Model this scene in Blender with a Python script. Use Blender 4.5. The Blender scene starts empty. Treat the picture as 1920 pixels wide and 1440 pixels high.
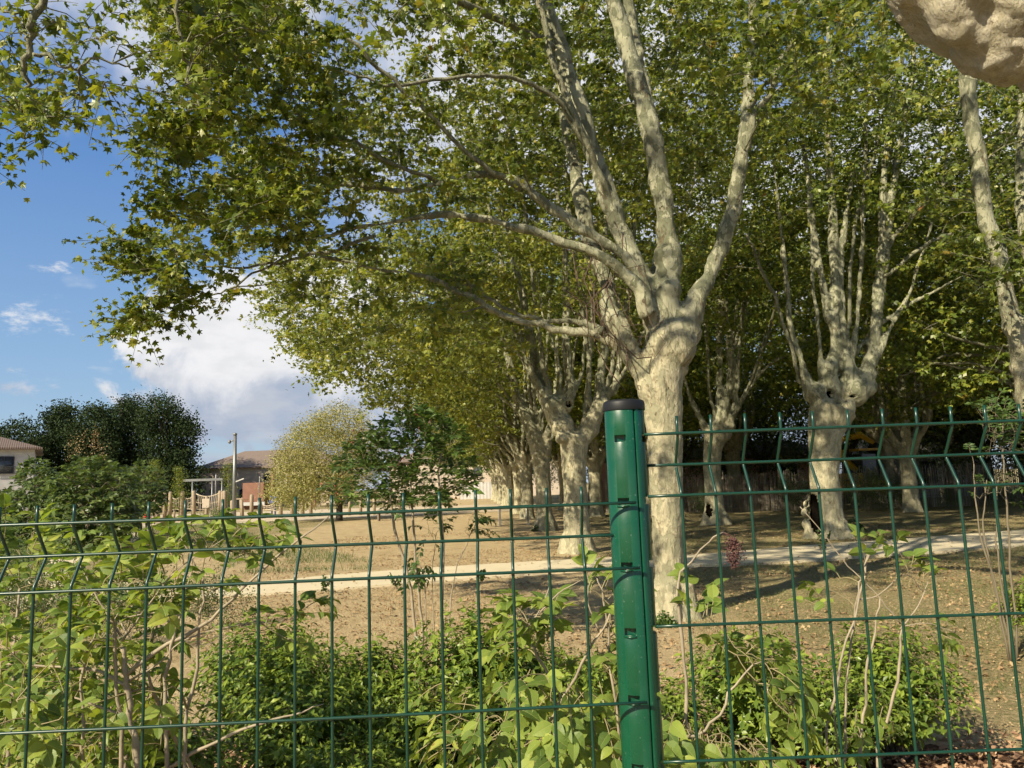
import bpy, bmesh, math, random
import numpy as np
from mathutils import Vector, noise, Matrix

# ------------------------------------------------------------------ camera, sky, sun, exposure
S = bpy.context.scene
CAM = np.array([0.0, 0.0, 1.6]); FPX = 1420.0
PITCH = math.radians(7.6); ROLL = math.radians(2.0)
R0 = np.array([1.0, 0, 0]); Fw = np.array([0, math.cos(PITCH), math.sin(PITCH)]); U0 = np.array([0, -math.sin(PITCH), math.cos(PITCH)])
Rt = R0 * math.cos(ROLL) - U0 * math.sin(ROLL); Up = U0 * math.cos(ROLL) + R0 * math.sin(ROLL)
cd = bpy.data.cameras.new('camera'); cam = bpy.data.objects.new('camera', cd); S.collection.objects.link(cam)
cd.sensor_width = 36; cd.lens = 36 * FPX / 1920; cd.clip_start = 0.05; cd.clip_end = 3000
M = Matrix(((Rt[0], Up[0], -Fw[0], CAM[0]), (Rt[1], Up[1], -Fw[1], CAM[1]), (Rt[2], Up[2], -Fw[2], CAM[2]), (0, 0, 0, 1)))
cam.matrix_world = M; S.camera = cam

SUN_EL = math.radians(34); SUN_AZ = math.radians(223)   # direction towards the sun, clockwise from +Y (behind, to the left)
sd = np.array([math.sin(SUN_AZ) * math.cos(SUN_EL), math.cos(SUN_AZ) * math.cos(SUN_EL), math.sin(SUN_EL)])
sl = bpy.data.lights.new('sun', 'SUN'); so = bpy.data.objects.new('sun', sl); S.collection.objects.link(so)
sl.energy = 5.0; sl.angle = math.radians(0.7); sl.color = (1.0, 0.885, 0.67)
so.rotation_euler = Vector(sd).to_track_quat('Z', 'Y').to_euler()

S.view_settings.view_transform = 'Standard'; S.view_settings.look = 'None'
S.view_settings.exposure = 0.8; S.view_settings.gamma = 1
S.render.engine = 'CYCLES'
cy = S.cycles
cy.max_bounces = 5; cy.diffuse_bounces = 3; cy.glossy_bounces = 2; cy.transmission_bounces = 3; cy.transparent_max_bounces = 4
cy.use_adaptive_sampling = True; cy.adaptive_threshold = 0.035; cy.use_denoising = True
cy.caustics_reflective = False; cy.caustics_refractive = False; cy.sample_clamp_indirect = 4

class NT:
    """tiny node-tree helper"""
    def __init__(s, tree): s.t = tree; s.n = tree.nodes; s.l = tree.links
    def node(s, typ, **kw):
        n = s.n.new(typ)
        for k, v in kw.items(): setattr(n, k, v)
        return n
    def put(s, sock, v):
        if isinstance(v, bpy.types.NodeSocket): s.l.new(v, sock)
        else: sock.default_value = v
    def m(s, op, a, b=None, c=None, clamp=False):
        n = s.node('ShaderNodeMath', operation=op, use_clamp=clamp); s.put(n.inputs[0], a)
        if b is not None: s.put(n.inputs[1], b)
        if c is not None: s.put(n.inputs[2], c)
        return n.outputs[0]
    def ss(s, v, lo, hi, a=0.0, b=1.0):
        n = s.node('ShaderNodeMapRange', interpolation_type='SMOOTHSTEP'); s.put(n.inputs[0], v)
        for i, q in zip((1, 2, 3, 4), (lo, hi, a, b)): s.put(n.inputs[i], q)
        return n.outputs[0]
    def noise(s, vec, scale, detail=4, rough=0.55, dist=0.0):
        n = s.node('ShaderNodeTexNoise'); s.put(n.inputs['Scale'], scale); s.put(n.inputs['Detail'], detail)
        s.put(n.inputs['Roughness'], rough); s.put(n.inputs['Distortion'], dist)
        if vec is not None: s.put(n.inputs['Vector'], vec)
        return n.outputs[0]
    def mapv(s, vec, scale=(1, 1, 1), loc=(0, 0, 0)):
        n = s.node('ShaderNodeMapping'); s.put(n.inputs[0], vec); n.inputs['Scale'].default_value = scale; n.inputs['Location'].default_value = loc
        return n.outputs[0]
    def mix(s, f, a, b, blend='MIX'):
        n = s.node('ShaderNodeMix', data_type='RGBA', blend_type=blend); s.put(n.inputs[0], f)
        for i, q in ((6, a), (7, b)):
            s.put(n.inputs[i], (q[0], q[1], q[2], 1.0) if isinstance(q, tuple) and len(q) == 3 else q)
        return n.outputs[2]
    def ramp(s, f, stops):
        n = s.node('ShaderNodeValToRGB'); s.put(n.inputs[0], f); e = n.color_ramp.elements
        while len(e) < len(stops): e.new(0.5)
        for q, (p, c) in zip(e, stops): q.position = p; q.color = (c[0], c[1], c[2], 1)
        return n.outputs[0]

W = bpy.data.worlds.new('World'); S.world = W; W.use_nodes = True
w = NT(W.node_tree); w.n.clear()
sky = w.node('ShaderNodeTexSky', sky_type='NISHITA', sun_disc=False); sky.sun_elevation = SUN_EL; sky.sun_rotation = SUN_AZ
sky.air_density = 1.15; sky.dust_density = 0.4; sky.ozone_density = 3.0
tc = w.node('ShaderNodeTexCoord'); sep = w.node('ShaderNodeSeparateXYZ'); w.put(sep.inputs[0], tc.outputs['Generated'])
X_, Y_, Z_ = sep.outputs
az = w.m('ARCTAN2', X_, Y_); el = w.m('ARCSINE', Z_)
nv = w.node('ShaderNodeCombineXYZ'); w.put(nv.inputs[0], az); w.put(nv.inputs[1], el)
nz = w.noise(nv.outputs[0], 9.0, 8, 0.62, 0.3); nzb = w.noise(nv.outputs[0], 3.0, 6, 0.6)
def ell(ca, ce, ra, re):   # 1 - distance from an angular ellipse
    a = w.m('DIVIDE', w.m('SUBTRACT', az, math.radians(ca)), math.radians(ra)); e = w.m('DIVIDE', w.m('SUBTRACT', el, math.radians(ce)), math.radians(re))
    return w.m('SUBTRACT', 1.0, w.m('SQRT', w.m('ADD', w.m('MULTIPLY', a, a), w.m('MULTIPLY', e, e))))
b1 = w.m('MAXIMUM', w.m('MAXIMUM', ell(-14.0, 11.8, 8.0, 7.0), ell(-19.3, 11.0, 7, 5.4)), w.m('MAXIMUM', ell(-23.3, 9.8, 5.6, 3.2), ell(-12, 7.0, 16, 5.0)))
cum = w.ss(w.m('ADD', b1, w.m('MULTIPLY', w.m('SUBTRACT', nz, 0.5), 1.5)), 0.02, 0.22)
b2 = w.m('MAXIMUM', ell(-22, 35, 13, 13), w.m('MAXIMUM', ell(5, 32, 26, 16), ell(25, 19, 22, 12)))
wis = w.m('MULTIPLY', w.ss(w.m('ADD', b2, w.m('MULTIPLY', w.m('SUBTRACT', nzb, 0.52), 3.2)), -0.25, 0.6), 0.9)
stv = w.mapv(nv.outputs[0], (5, 38, 1)); stn = w.noise(stv, 1.0, 5, 0.55)
strk = w.m('MULTIPLY', w.ss(stn, 0.40, 0.58), w.m('MULTIPLY', w.ss(el, math.radians(9), math.radians(5)), w.ss(az, math.radians(-27), math.radians(-20))))
sv2 = w.mapv(nv.outputs[0], (9, 26, 1), (3.3, 1.7, 0)); wisp = w.ss(w.m('ADD', w.m('MAXIMUM', w.m('MAXIMUM', ell(-32.6, 11.8, 2.6, 1.3), ell(-34, 7.2, 3.2, 1.3)), ell(-31.5, 14.8, 1.6, .8)), w.m('MULTIPLY', w.m('SUBTRACT', w.noise(w.mapv(nv.outputs[0], (14, 30, 1)), 2.0, 6, 0.65), 0.56), 5.0)), 0.0, 1.3, 0, 0.8)
small = w.m('MULTIPLY', w.ss(w.noise(sv2, 1.0, 4, 0.5), 0.60, 0.72), w.m('MULTIPLY', w.ss(el, math.radians(16), math.radians(11)), 0.75))
back = w.m('MULTIPLY', w.ss(Y_, 0.15, -0.35), w.ss(nzb, 0.46, 0.56, 0, 0.35))  # unseen clouds behind the camera, added to whiten the blue sky fill
cover = w.m('MAXIMUM', w.m('MAXIMUM', w.m('MAXIMUM', cum, back), wis), w.m('MAXIMUM', w.m('MULTIPLY', strk, 0.85), w.m('MAXIMUM', small, wisp)))
shade = w.ss(w.m('ADD', w.m('MULTIPLY', w.m('SUBTRACT', nz, 0.35), 0.28), el), math.radians(7.5), math.radians(12.5))
ccol = w.mix(shade, (2.8, 3.25, 4.1), (6.0, 6.0, 6.1))
ccol = w.mix(w.m('MULTIPLY', w.ss(w.noise(w.mapv(nv.outputs[0], (6, 14, 1)), 2.2, 5), 0.42, 0.66), 0.45), ccol, (4.4, 4.5, 4.7))
grad = w.ramp(w.m('MULTIPLY', el, 1.0, clamp=True), [(0.0, (2.6, 3.5, 4.6)), (0.16, (1.75, 2.95, 4.7)), (0.42, (0.68, 1.75, 4.2)), (0.75, (0.5, 1.1, 2.4)), (1.0, (0.45, 0.9, 1.9))])
skyc = w.mix(0.75, sky.outputs[0], grad)
col = w.mix(cover, skyc, ccol)
bg = w.node('ShaderNodeBackground'); w.put(bg.inputs[0], col); bg.inputs[1].default_value = 0.086
ow = w.node('ShaderNodeOutputWorld'); w.l.new(bg.outputs[0], ow.inputs[0])

# ------------------------------------------------------------------ helpers
def ray(px, py):
    return Fw + Rt * ((px - 960) / FPX) - Up * ((py - 720) / FPX)
def P(px, py, Y):
    d = ray(px, py); return CAM + d * (Y / d[1])
def G(px, py, z=0.0):
    d = ray(px, py); return CAM + d * ((z - CAM[2]) / d[2])
def rad(wpx, Y): return wpx / FPX * Y / 2
C = S.collection
def tag(o, label=None, cat=None, group=None, kind=None):
    for k, v in (('label', label), ('category', cat), ('group', group), ('kind', kind)):
        if v: o[k] = v
    return o
def empty(name, loc=(0, 0, 0), rz=0.0):
    o = bpy.data.objects.new(name, None); o.location = loc; o.rotation_euler = (0, 0, rz); o.empty_display_size = 0.2; C.objects.link(o); return o
def copy_tree(o, parent=None):
    c = o.copy(); C.objects.link(c); c.parent = parent
    for ch in [q for q in o.children]: copy_tree(ch, c)
    return c

class MB:
    def __init__(s): s.v = []; s.f = []; s.fm = []; s.n = 0; s.uv = []; s.hasuv = False
    def add(s, v, f, mi=0, uv=None):
        v = np.asarray(v, dtype=np.float64).reshape(-1, 3); f = np.asarray(f, dtype=np.int64)
        s.v.append(v); s.f.append(f + s.n); s.fm.append(np.full(len(f), mi)); s.n += len(v)
        if uv is not None: s.hasuv = True
        s.uv.append(np.zeros((len(v), 2)) if uv is None else np.asarray(uv).reshape(-1, 2))
    def box(s, c, size, rz=0.0, mi=0, tilt=None):
        x, y, z = [q / 2 for q in size]
        v = np.array([(a, b, d) for a in (-x, x) for b in (-y, y) for d in (-z, z)])
        if tilt is not None: v = v @ np.array(Matrix.Rotation(tilt[0], 3, tilt[1])).T
        cz, sz = math.cos(rz), math.sin(rz); v = v @ np.array([[cz, sz, 0], [-sz, cz, 0], [0, 0, 1]])
        s.add(v + np.array(c), [(0, 1, 3, 2), (4, 6, 7, 5), (0, 4, 5, 1), (2, 3, 7, 6), (0, 2, 6, 4), (1, 5, 7, 3)], mi)
    def tube(s, pts, r, sides=8, mi=0, cap=True):
        pts = np.asarray(pts, float); n = len(pts); r = np.full(n, r) if np.isscalar(r) else np.asarray(r, float)
        t = np.gradient(pts, axis=0); t /= np.linalg.norm(t, axis=1)[:, None] + 1e-9
        a = np.array([0, 0, 1.0]) if abs(t[0][2]) < 0.9 else np.array([1.0, 0, 0])
        vs = []; ang = np.arange(sides) * 2 * math.pi / sides; ca, sa = np.cos(ang)[:, None], np.sin(ang)[:, None]
        for i in range(n):
            a = a - t[i] * np.dot(a, t[i]); a /= np.linalg.norm(a) + 1e-9; b = np.cross(t[i], a)
            vs.append(pts[i] + r[i] * (ca * a + sa * b))
        i = np.arange(n - 1)[:, None] * sides; j = np.arange(sides)[None, :]; k = (j + 1) % sides
        f = np.stack([i + j, i + k, i + sides + k, i + sides + j], -1).reshape(-1, 4)
        base = s.n; s.add(np.concatenate(vs), f, mi)
        if cap:
            c = np.array([pts[0], pts[-1]]); q = s.n; s.add(c, np.zeros((0, 4), int), mi); jj = np.arange(sides); kk = (jj + 1) % sides
            s.f.append(np.stack([np.full(sides, q), base + kk, base + jj], -1)); s.fm.append(np.full(sides, mi))
            e = base + (n - 1) * sides
            s.f.append(np.stack([np.full(sides, q + 1), e + jj, e + kk], -1)); s.fm.append(np.full(sides, mi))
    def ball(s, c, r, seg=12, mi=0):
        r = np.array(r if hasattr(r, '__len__') else (r, r, r), float)
        u = np.arange(seg) * 2 * math.pi / seg; hv = np.linspace(-math.pi / 2, math.pi / 2, seg // 2 + 1)
        v = np.array([(math.cos(h) * math.cos(a), math.cos(h) * math.sin(a), math.sin(h)) for h in hv for a in u]) * r + np.array(c)
        f = [(i * seg + j, i * seg + (j + 1) % seg, (i + 1) * seg + (j + 1) % seg, (i + 1) * seg + j) for i in range(seg // 2) for j in range(seg)]
        s.add(v, f, mi)
    def mesh(s, name, mats, smooth=True):
        me = bpy.data.meshes.new(name); v = np.concatenate(s.v)
        lens = np.concatenate([np.full(len(f), f.shape[1] if f.ndim == 2 else 0) for f in s.f]).astype(np.int32)
        loops = np.concatenate([f.reshape(-1) for f in s.f]).astype(np.int32)
        me.vertices.add(len(v)); me.vertices.foreach_set('co', v.reshape(-1).astype(np.float32))
        me.loops.add(len(loops)); me.loops.foreach_set('vertex_index', loops)
        me.polygons.add(len(lens)); st = np.concatenate([[0], np.cumsum(lens)[:-1]]).astype(np.int32)
        me.polygons.foreach_set('loop_start', st); me.polygons.foreach_set('loop_total', lens)
        me.polygons.foreach_set('material_index', np.concatenate(s.fm).astype(np.int32))
        me.polygons.foreach_set('use_smooth', np.full(len(lens), smooth, dtype=bool))
        if s.hasuv:
            ul = me.uv_layers.new(name='UVMap'); ul.data.foreach_set('uv', np.concatenate(s.uv)[loops].reshape(-1).astype(np.float32))
        for m_ in (mats if isinstance(mats, (list, tuple)) else [mats]): me.materials.append(m_)
        me.update(calc_edges=True); me.validate(); return me
    def build(s, name, mats, parent=None, smooth=True, loc=None):
        o = bpy.data.objects.new(name, s.mesh(name, mats, smooth)); C.objects.link(o)
        if parent is not None: o.parent = parent
        if loc is not None: o.location = loc
        return o

def cr(pts, n):   # Catmull-Rom resample of rows (any width)
    p = np.asarray(pts, float)
    if len(p) == 2: return p[0] + (p[1] - p[0]) * np.linspace(0, 1, n)[:, None]
    q = np.vstack([2 * p[0] - p[1], p, 2 * p[-1] - p[-2]]); out = []
    for t in np.linspace(0, len(p) - 1 - 1e-6, n):
        i = int(t); u = t - i; a, b, c, d = q[i:i + 4]
        out.append(0.5 * (2 * b + (c - a) * u + (2 * a - 5 * b + 4 * c - d) * u * u + (3 * b - a - 3 * c + d) * u ** 3))
    return np.array(out)
def smoothwalk(rng, n, amp):
    a = np.cumsum(rng.normal(size=(n, 3)), 0); a -= np.linspace(0, 1, n)[:, None] * a[-1]; return a * amp / math.sqrt(n)

# ------------------------------------------------------------------ materials
def newmat(name):
    m = bpy.data.materials.new(name); m.use_nodes = True; t = NT(m.node_tree); t.n.clear()
    t.out = t.node('ShaderNodeOutputMaterial'); t.b = t.node('ShaderNodeBsdfPrincipled'); t.l.new(t.b.outputs[0], t.out.inputs[0])
    t.tc = t.node('ShaderNodeTexCoord'); t.obj = t.tc.outputs['Object']; t.b.inputs['Roughness'].default_value = 0.7
    t.pos = t.node('ShaderNodeNewGeometry').outputs['Position']
    return m, t
def col4(c): return (c[0], c[1], c[2], 1.0)
def bump(t, h, strength=0.5, dist=0.02):
    b = t.node('ShaderNodeBump'); b.inputs['Strength'].default_value = strength; b.inputs['Distance'].default_value = dist
    t.put(b.inputs['Height'], h); t.put(t.b.inputs['Normal'], b.outputs[0])
def simple(name, c, rough=0.6, metal=0.0, var=0.12, sc=6.0, bmp=0.0, spec=0.5):
    m, t = newmat(name); n = t.noise(t.obj, sc, 5)
    lo = tuple(q * (1 - var) for q in c); hi = tuple(min(1, q * (1 + var)) for q in c)
    t.put(t.b.inputs['Base Color'], t.ramp(n, [(0.3, lo), (0.7, hi)])); t.b.inputs['Roughness'].default_value = rough
    t.b.inputs['Metallic'].default_value = metal; t.b.inputs['Specular IOR Level'].default_value = spec
    if bmp: bump(t, t.noise(t.obj, sc * 4, 4), bmp, 0.01)
    return m
def leafmat(name, stops, trans=0.4, rough=0.5, veins=False, tint=(1.25, 1.25, 0.55), clump=1.3, spec=0.35):
    """per-leaf hue from the island, slow variation through the plant; thin leaf that lets light through"""
    m, t = newmat(name); g = t.node('ShaderNodeNewGeometry'); r = g.outputs['Random Per Island']
    n = t.noise(t.obj, clump, 3); f = t.m('ADD', t.m('MULTIPLY', r, 0.62), t.m('MULTIPLY', t.m('SUBTRACT', n, 0.31), 0.95))
    c = t.ramp(f, stops)
    if veins:
        sp = t.node('ShaderNodeSeparateXYZ'); t.put(sp.inputs[0], t.tc.outputs['UV']); u = t.m('ABSOLUTE', sp.outputs[0])
        mid = t.ss(u, 0.07, 0.02); sv = t.m('ABSOLUTE', t.m('SINE', t.m('MULTIPLY', t.m('SUBTRACT', sp.outputs[1], t.m('MULTIPLY', u, 0.45)), 26.0)))
        wear = t.m('MULTIPLY', t.ss(t.noise(t.obj, 34, 4, 0.6), 0.635, 0.68), 0.8); c = t.mix(wear, c, (0.26, 0.15, 0.05)); c = t.mix(t.m('MULTIPLY', t.ss(t.noise(t.obj, 9, 3), 0.35, 0.7), 0.35), c, (0.10, 0.17, 0.035))
        side = t.m('MULTIPLY', t.ss(sv, 0.22, 0.05), 0.55); v = t.m('MAXIMUM', mid, side)
        c = t.mix(t.m('MULTIPLY', v, 0.45), c, (0.42, 0.47, 0.17)); bump(t, t.m('SUBTRACT', 1.0, v), 0.35, 0.004)
    t.put(t.b.inputs['Base Color'], c); t.b.inputs['Roughness'].default_value = rough; t.b.inputs['Specular IOR Level'].default_value = spec
    tr = t.node('ShaderNodeBsdfTranslucent'); t.put(tr.inputs[0], t.mix(1.0, c, tint, 'MULTIPLY'))
    mx = t.node('ShaderNodeMixShader'); mx.inputs[0].default_value = trans
    t.l.new(t.b.outputs[0], mx.inputs[1]); t.l.new(tr.outputs[0], mx.inputs[2]); t.l.new(mx.outputs[0], t.out.inputs[0])
    return m
G_ = lambda *a: a
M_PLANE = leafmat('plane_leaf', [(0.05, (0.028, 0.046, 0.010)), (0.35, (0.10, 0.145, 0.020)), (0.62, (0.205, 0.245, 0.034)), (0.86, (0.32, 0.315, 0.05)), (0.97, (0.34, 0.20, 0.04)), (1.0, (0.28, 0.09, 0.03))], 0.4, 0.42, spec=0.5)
M_PLANEFAR = leafmat('plane_leaf_lit_tone', [(0.05, (0.045, 0.065, 0.013)), (0.4, (0.15, 0.19, 0.028)), (0.7, (0.27, 0.29, 0.045)), (0.95, (0.36, 0.31, 0.055))], 0.42, 0.42, spec=0.5)  # paler copy of the plane leaf; the left row's sunlight is put into its colour
M_YELLOW = leafmat('yellowing_leaf', [(0.1, (0.15, 0.17, 0.05)), (0.5, (0.34, 0.32, 0.11)), (0.9, (0.50, 0.45, 0.20))], 0.3)
M_KOEL2 = leafmat('pinnate_leaf_lit_tone', [(0.1, (0.05, 0.08, 0.028)), (0.5, (0.10, 0.145, 0.045)), (0.9, (0.19, 0.245, 0.06))], 0.4, 0.4)  # lighter copy of the pinnate leaf; brighter light on the crowns is coloured in
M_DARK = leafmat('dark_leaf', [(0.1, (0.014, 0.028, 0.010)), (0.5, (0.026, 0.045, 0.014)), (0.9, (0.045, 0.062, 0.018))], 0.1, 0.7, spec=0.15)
M_KOEL = leafmat('pinnate_leaf', [(0.1, (0.035, 0.070, 0.018)), (0.5, (0.065, 0.115, 0.028)), (0.85, (0.12, 0.19, 0.035)), (1.0, (0.18, 0.24, 0.04))], 0.35, 0.45)
M_BUSH = leafmat('glossy_bush_leaf', [(0.1, (0.06, 0.11, 0.018)), (0.5, (0.16, 0.23, 0.034)), (0.9, (0.31, 0.38, 0.06))], 0.35, 0.35, clump=5)
M_ELDER = leafmat('broad_shrub_leaf', [(0.02, (0.06, 0.11, 0.022)), (0.4, (0.16, 0.235, 0.04)), (0.75, (0.34, 0.41, 0.07)), (0.95, (0.50, 0.48, 0.10)), (1.0, (0.36, 0.17, 0.06))], 0.42, 0.45, True, clump=4)
M_GRASS = leafmat('grass_blade', [(0.1, (0.085, 0.11, 0.035)), (0.6, (0.16, 0.18, 0.06)), (1.0, (0.32, 0.28, 0.13))], 0.25, 0.6)
M_GRASS2 = leafmat('lush_grass_blade', [(0.1, (0.05, 0.09, 0.025)), (0.6, (0.09, 0.14, 0.04)), (1.0, (0.2, 0.22, 0.08))], 0.25, 0.6)
M_DRY = leafmat('dry_leaf', [(0.1, (0.16, 0.10, 0.05)), (0.5, (0.30, 0.20, 0.10)), (0.9, (0.44, 0.32, 0.17))], 0.1, 0.7)
M_CHIP = leafmat('wood_chip', [(0.1, (0.17, 0.095, 0.055)), (0.5, (0.36, 0.225, 0.13)), (0.9, (0.55, 0.385, 0.24))], 0.0, 0.8)
M_PODS = leafmat('seed_pod', [(0.1, (0.12, 0.03, 0.025)), (0.9, (0.26, 0.08, 0.05))], 0.1, 0.5)

def barkmat(name, cream, green, brown, scale=1.0, flake=0.5, gmix=0.5):
    m, t = newmat(name)
    v = t.mapv(t.obj, (1, 1, 0.55)); d = t.node('ShaderNodeTexNoise'); d.inputs['Scale'].default_value = 7 * scale; d.inputs['Detail'].default_value = 5; t.put(d.inputs['Vector'], v)
    add = t.node('ShaderNodeVectorMath', operation='MULTIPLY_ADD'); t.put(add.inputs[0], d.outputs['Color']); add.inputs[1].default_value = (0.30 / scale,) * 3; t.put(add.inputs[2], v)
    v1 = t.node('ShaderNodeTexVoronoi'); v1.inputs['Scale'].default_value = 9 * scale; t.put(v1.inputs['Vector'], add.outputs[0])
    v2 = t.node('ShaderNodeTexVoronoi'); v2.inputs['Scale'].default_value = 22 * scale; t.put(v2.inputs['Vector'], add.outputs[0])
    big = t.noise(v, 1.6 * scale, 4); s1 = t.node('ShaderNodeSeparateXYZ'); t.put(s1.inputs[0], v1.outputs['Color']); s2 = t.node('ShaderNodeSeparateXYZ'); t.put(s2.inputs[0], v2.outputs['Color'])
    pn = t.noise(v, 5.5 * scale, 6, 0.62, 0.6); pg = t.m('MAXIMUM', t.ss(t.m('ADD', pn, t.m('MULTIPLY', t.m('SUBTRACT', s1.outputs[0], 0.5), 0.10)), 0.505, 0.522), t.m('MULTIPLY', t.ss(t.m('ADD', s1.outputs[0], t.m('MULTIPLY', t.m('SUBTRACT', big, 0.5), 1.6)), gmix + .25, gmix + 0.29), 0.7))
    pb = t.ss(t.m('ADD', s2.outputs[0], t.m('MULTIPLY', t.m('SUBTRACT', t.noise(v, 2.6 * scale, 4), 0.5), 2.0)), 1.2 - flake * 0.55, 1.26 - flake * 0.55)
    c = t.mix(t.ss(t.noise(v, 14 * scale, 6, 0.7), 0.32, 0.7), cream, tuple(q * 0.74 for q in cream))
    fine = t.noise(t.mapv(t.obj, (1, 1, 0.22)), 38 * scale, 6, 0.7); spk = t.noise(t.mapv(t.obj, (1, 1, 0.5)), 60 * scale, 4, 0.7)
    c = t.mix(t.m('MULTIPLY', pg, 0.8), c, green); c = t.mix(t.m('MULTIPLY', pb, 0.6), c, brown)
    c = t.mix(t.m('MULTIPLY', t.ss(fine, 0.56, 0.68), 0.45), c, brown); c = t.mix(t.m('MULTIPLY', t.ss(spk, 0.62, 0.68), 0.6), c, tuple(q * 0.6 for q in brown))
    t.put(t.b.inputs['Base Color'], c); t.b.inputs['Roughness'].default_value = 0.8; t.b.inputs['Specular IOR Level'].default_value = 0.2
    h = t.m('ADD', t.m('MULTIPLY', pg, -0.3), t.m('ADD', t.m('MULTIPLY', pb, -0.6), t.m('ADD', t.m('MULTIPLY', fine, 1.1), t.m('MULTIPLY', t.noise(t.mapv(t.obj, (1, 1, 0.35)), 9 * scale, 4), 1.6))))
    if name == 'plane_bark':   # younger wood above the fork is smoother and greyer green
        z = t.node('ShaderNodeSeparateXYZ'); t.put(z.inputs[0], t.obj); up = t.ss(t.m('ADD', z.outputs[2], t.m('MULTIPLY', t.noise(t.obj, 2.5, 4), 1.6)), 3.6, 4.8)
        c2_ = t.mix(pg, (0.33, 0.325, 0.22), (0.165, 0.17, 0.105)); c2_ = t.mix(t.m('MULTIPLY', pb, 0.8), c2_, (0.13, 0.10, 0.06)); t.put(t.b.inputs['Base Color'], t.mix(up, c, c2_))
    bump(t, h, 1.0, 0.02)
    return m
M_BARK = barkmat('plane_bark', (0.47, 0.425, 0.28), (0.27, 0.26, 0.165), (0.19, 0.14, 0.085), 1.3, 0.34, 0.5)
M_BURL = barkmat('swollen_bark', (0.60, 0.54, 0.40), (0.46, 0.41, 0.28), (0.34, 0.255, 0.18), 2.2, 0.15, 0.6)
M_LIMB = barkmat('plane_limb_bark', (0.29, 0.285, 0.19), (0.15, 0.155, 0.095), (0.14, 0.11, 0.065), 1.8, 0.4, 0.45)
M_TWIG = simple('twig_bark', (0.15, 0.125, 0.08), 0.8, sc=3)
M_STEM = simple('pale_stem', (0.27, 0.225, 0.155), 0.7, var=0.25, sc=14, bmp=0.3)
M_GTWIG = simple('green_twig', (0.24, 0.20, 0.10), 0.7, sc=10)
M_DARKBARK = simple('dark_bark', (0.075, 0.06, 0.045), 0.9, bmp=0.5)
M_VINE = simple('dead_vine', (0.10, 0.065, 0.045), 0.9, sc=8, var=0.3, bmp=0.6)
M_HOLLOW = simple('shade_black_rot', (0.005, 0.004, 0.003), 1.0, var=0.5, sc=20, bmp=1, spec=0.0)  # rotten wood, with the hollow's deep shade put in as near-black colour
M_WIRE, t = newmat('green_coated_wire'); t.b.inputs['Roughness'].default_value = 0.32; t.put(t.b.inputs['Base Color'], t.ramp(t.noise(t.obj, 30, 4), [(0.3, (0.003, 0.030, 0.018)), (0.75, (0.004, 0.044, 0.026))]))
t.b.inputs['Specular IOR Level'].default_value = 0.6
M_POST, t = newmat('green_painted_steel'); t.b.inputs['Specular IOR Level'].default_value = 0.55
dirt = t.ss(t.noise(t.obj, 220, 3), 0.66, 0.72); t.put(t.b.inputs['Base Color'], t.mix(t.m('MULTIPLY', dirt, 0.35), t.ramp(t.noise(t.obj, 7, 5), [(0.3, (0.0015, 0.050, 0.022)), (0.7, (0.002, 0.066, 0.030))]), (0.18, 0.24, 0.19)))
t.put(t.b.inputs['Roughness'], t.ss(t.noise(t.obj, 25, 5), 0.3, 0.7, 0.24, 0.42)); bump(t, t.noise(t.mapv(t.obj, (1, 1, 0.4)), 30, 3), 0.12, 0.004)
M_CAP = simple('black_plastic', (0.010, 0.011, 0.012), 0.5, spec=0.3, sc=40)
M_WOOD = simple('round_timber', (0.30, 0.235, 0.16), 0.75, sc=8)
M_GREYWOOD = simple('weathered_timber', (0.22, 0.18, 0.13), 0.85, sc=8)
M_ROPE = simple('rope', (0.55, 0.46, 0.34), 0.9)
M_STEEL = simple('galvanised_steel', (0.20, 0.205, 0.20), 0.45, 0.5)
M_WHITE = simple('pale_render', (0.44, 0.43, 0.41), 0.85, sc=2)
M_BEIGE = simple('old_render', (0.44, 0.37, 0.29), 0.9, sc=1.2)
M_PINK = simple('pink_render', (0.50, 0.29, 0.23), 0.9, sc=1)
M_BRICK = simple('red_brick', (0.22, 0.11, 0.075), 0.9, sc=3)
M_GLASS = simple('dark_glass', (0.05, 0.06, 0.07), 0.1, sc=1); M_FRAME = simple('dark_frame', (0.03, 0.03, 0.035), 0.5)
def tilemat(name, a, b):
    m, t = newmat(name); wv = t.node('ShaderNodeTexWave', wave_type='BANDS', bands_direction='X'); wv.inputs['Scale'].default_value = 2.2; wv.inputs['Distortion'].default_value = 0.3; t.put(wv.inputs['Vector'], t.obj)
    t.put(t.b.inputs['Base Color'], t.mix(t.noise(t.obj, 5, 6, 0.7), a, b)); t.b.inputs['Roughness'].default_value = 0.9; bump(t, wv.outputs[0], .6, 0.03); return m
M_TILE = tilemat('roof_tiles', (0.09, 0.065, 0.055), (0.17, 0.12, 0.095)); M_TILE2 = tilemat('old_roof_tiles', (0.13, 0.10, 0.085), (0.25, 0.19, 0.15))
M_YEL = simple('yellow_machine_paint', (0.55, 0.33, 0.02), 0.4); M_BLK = simple('rubber', (0.02, 0.02, 0.02), 0.8)
M_REED = leafmat('reed_screen', [(0.1, (0.11, 0.09, 0.07)), (0.5, (0.26, 0.22, 0.17)), (0.95, (0.46, 0.41, 0.33))], 0.0, 0.9)

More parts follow.
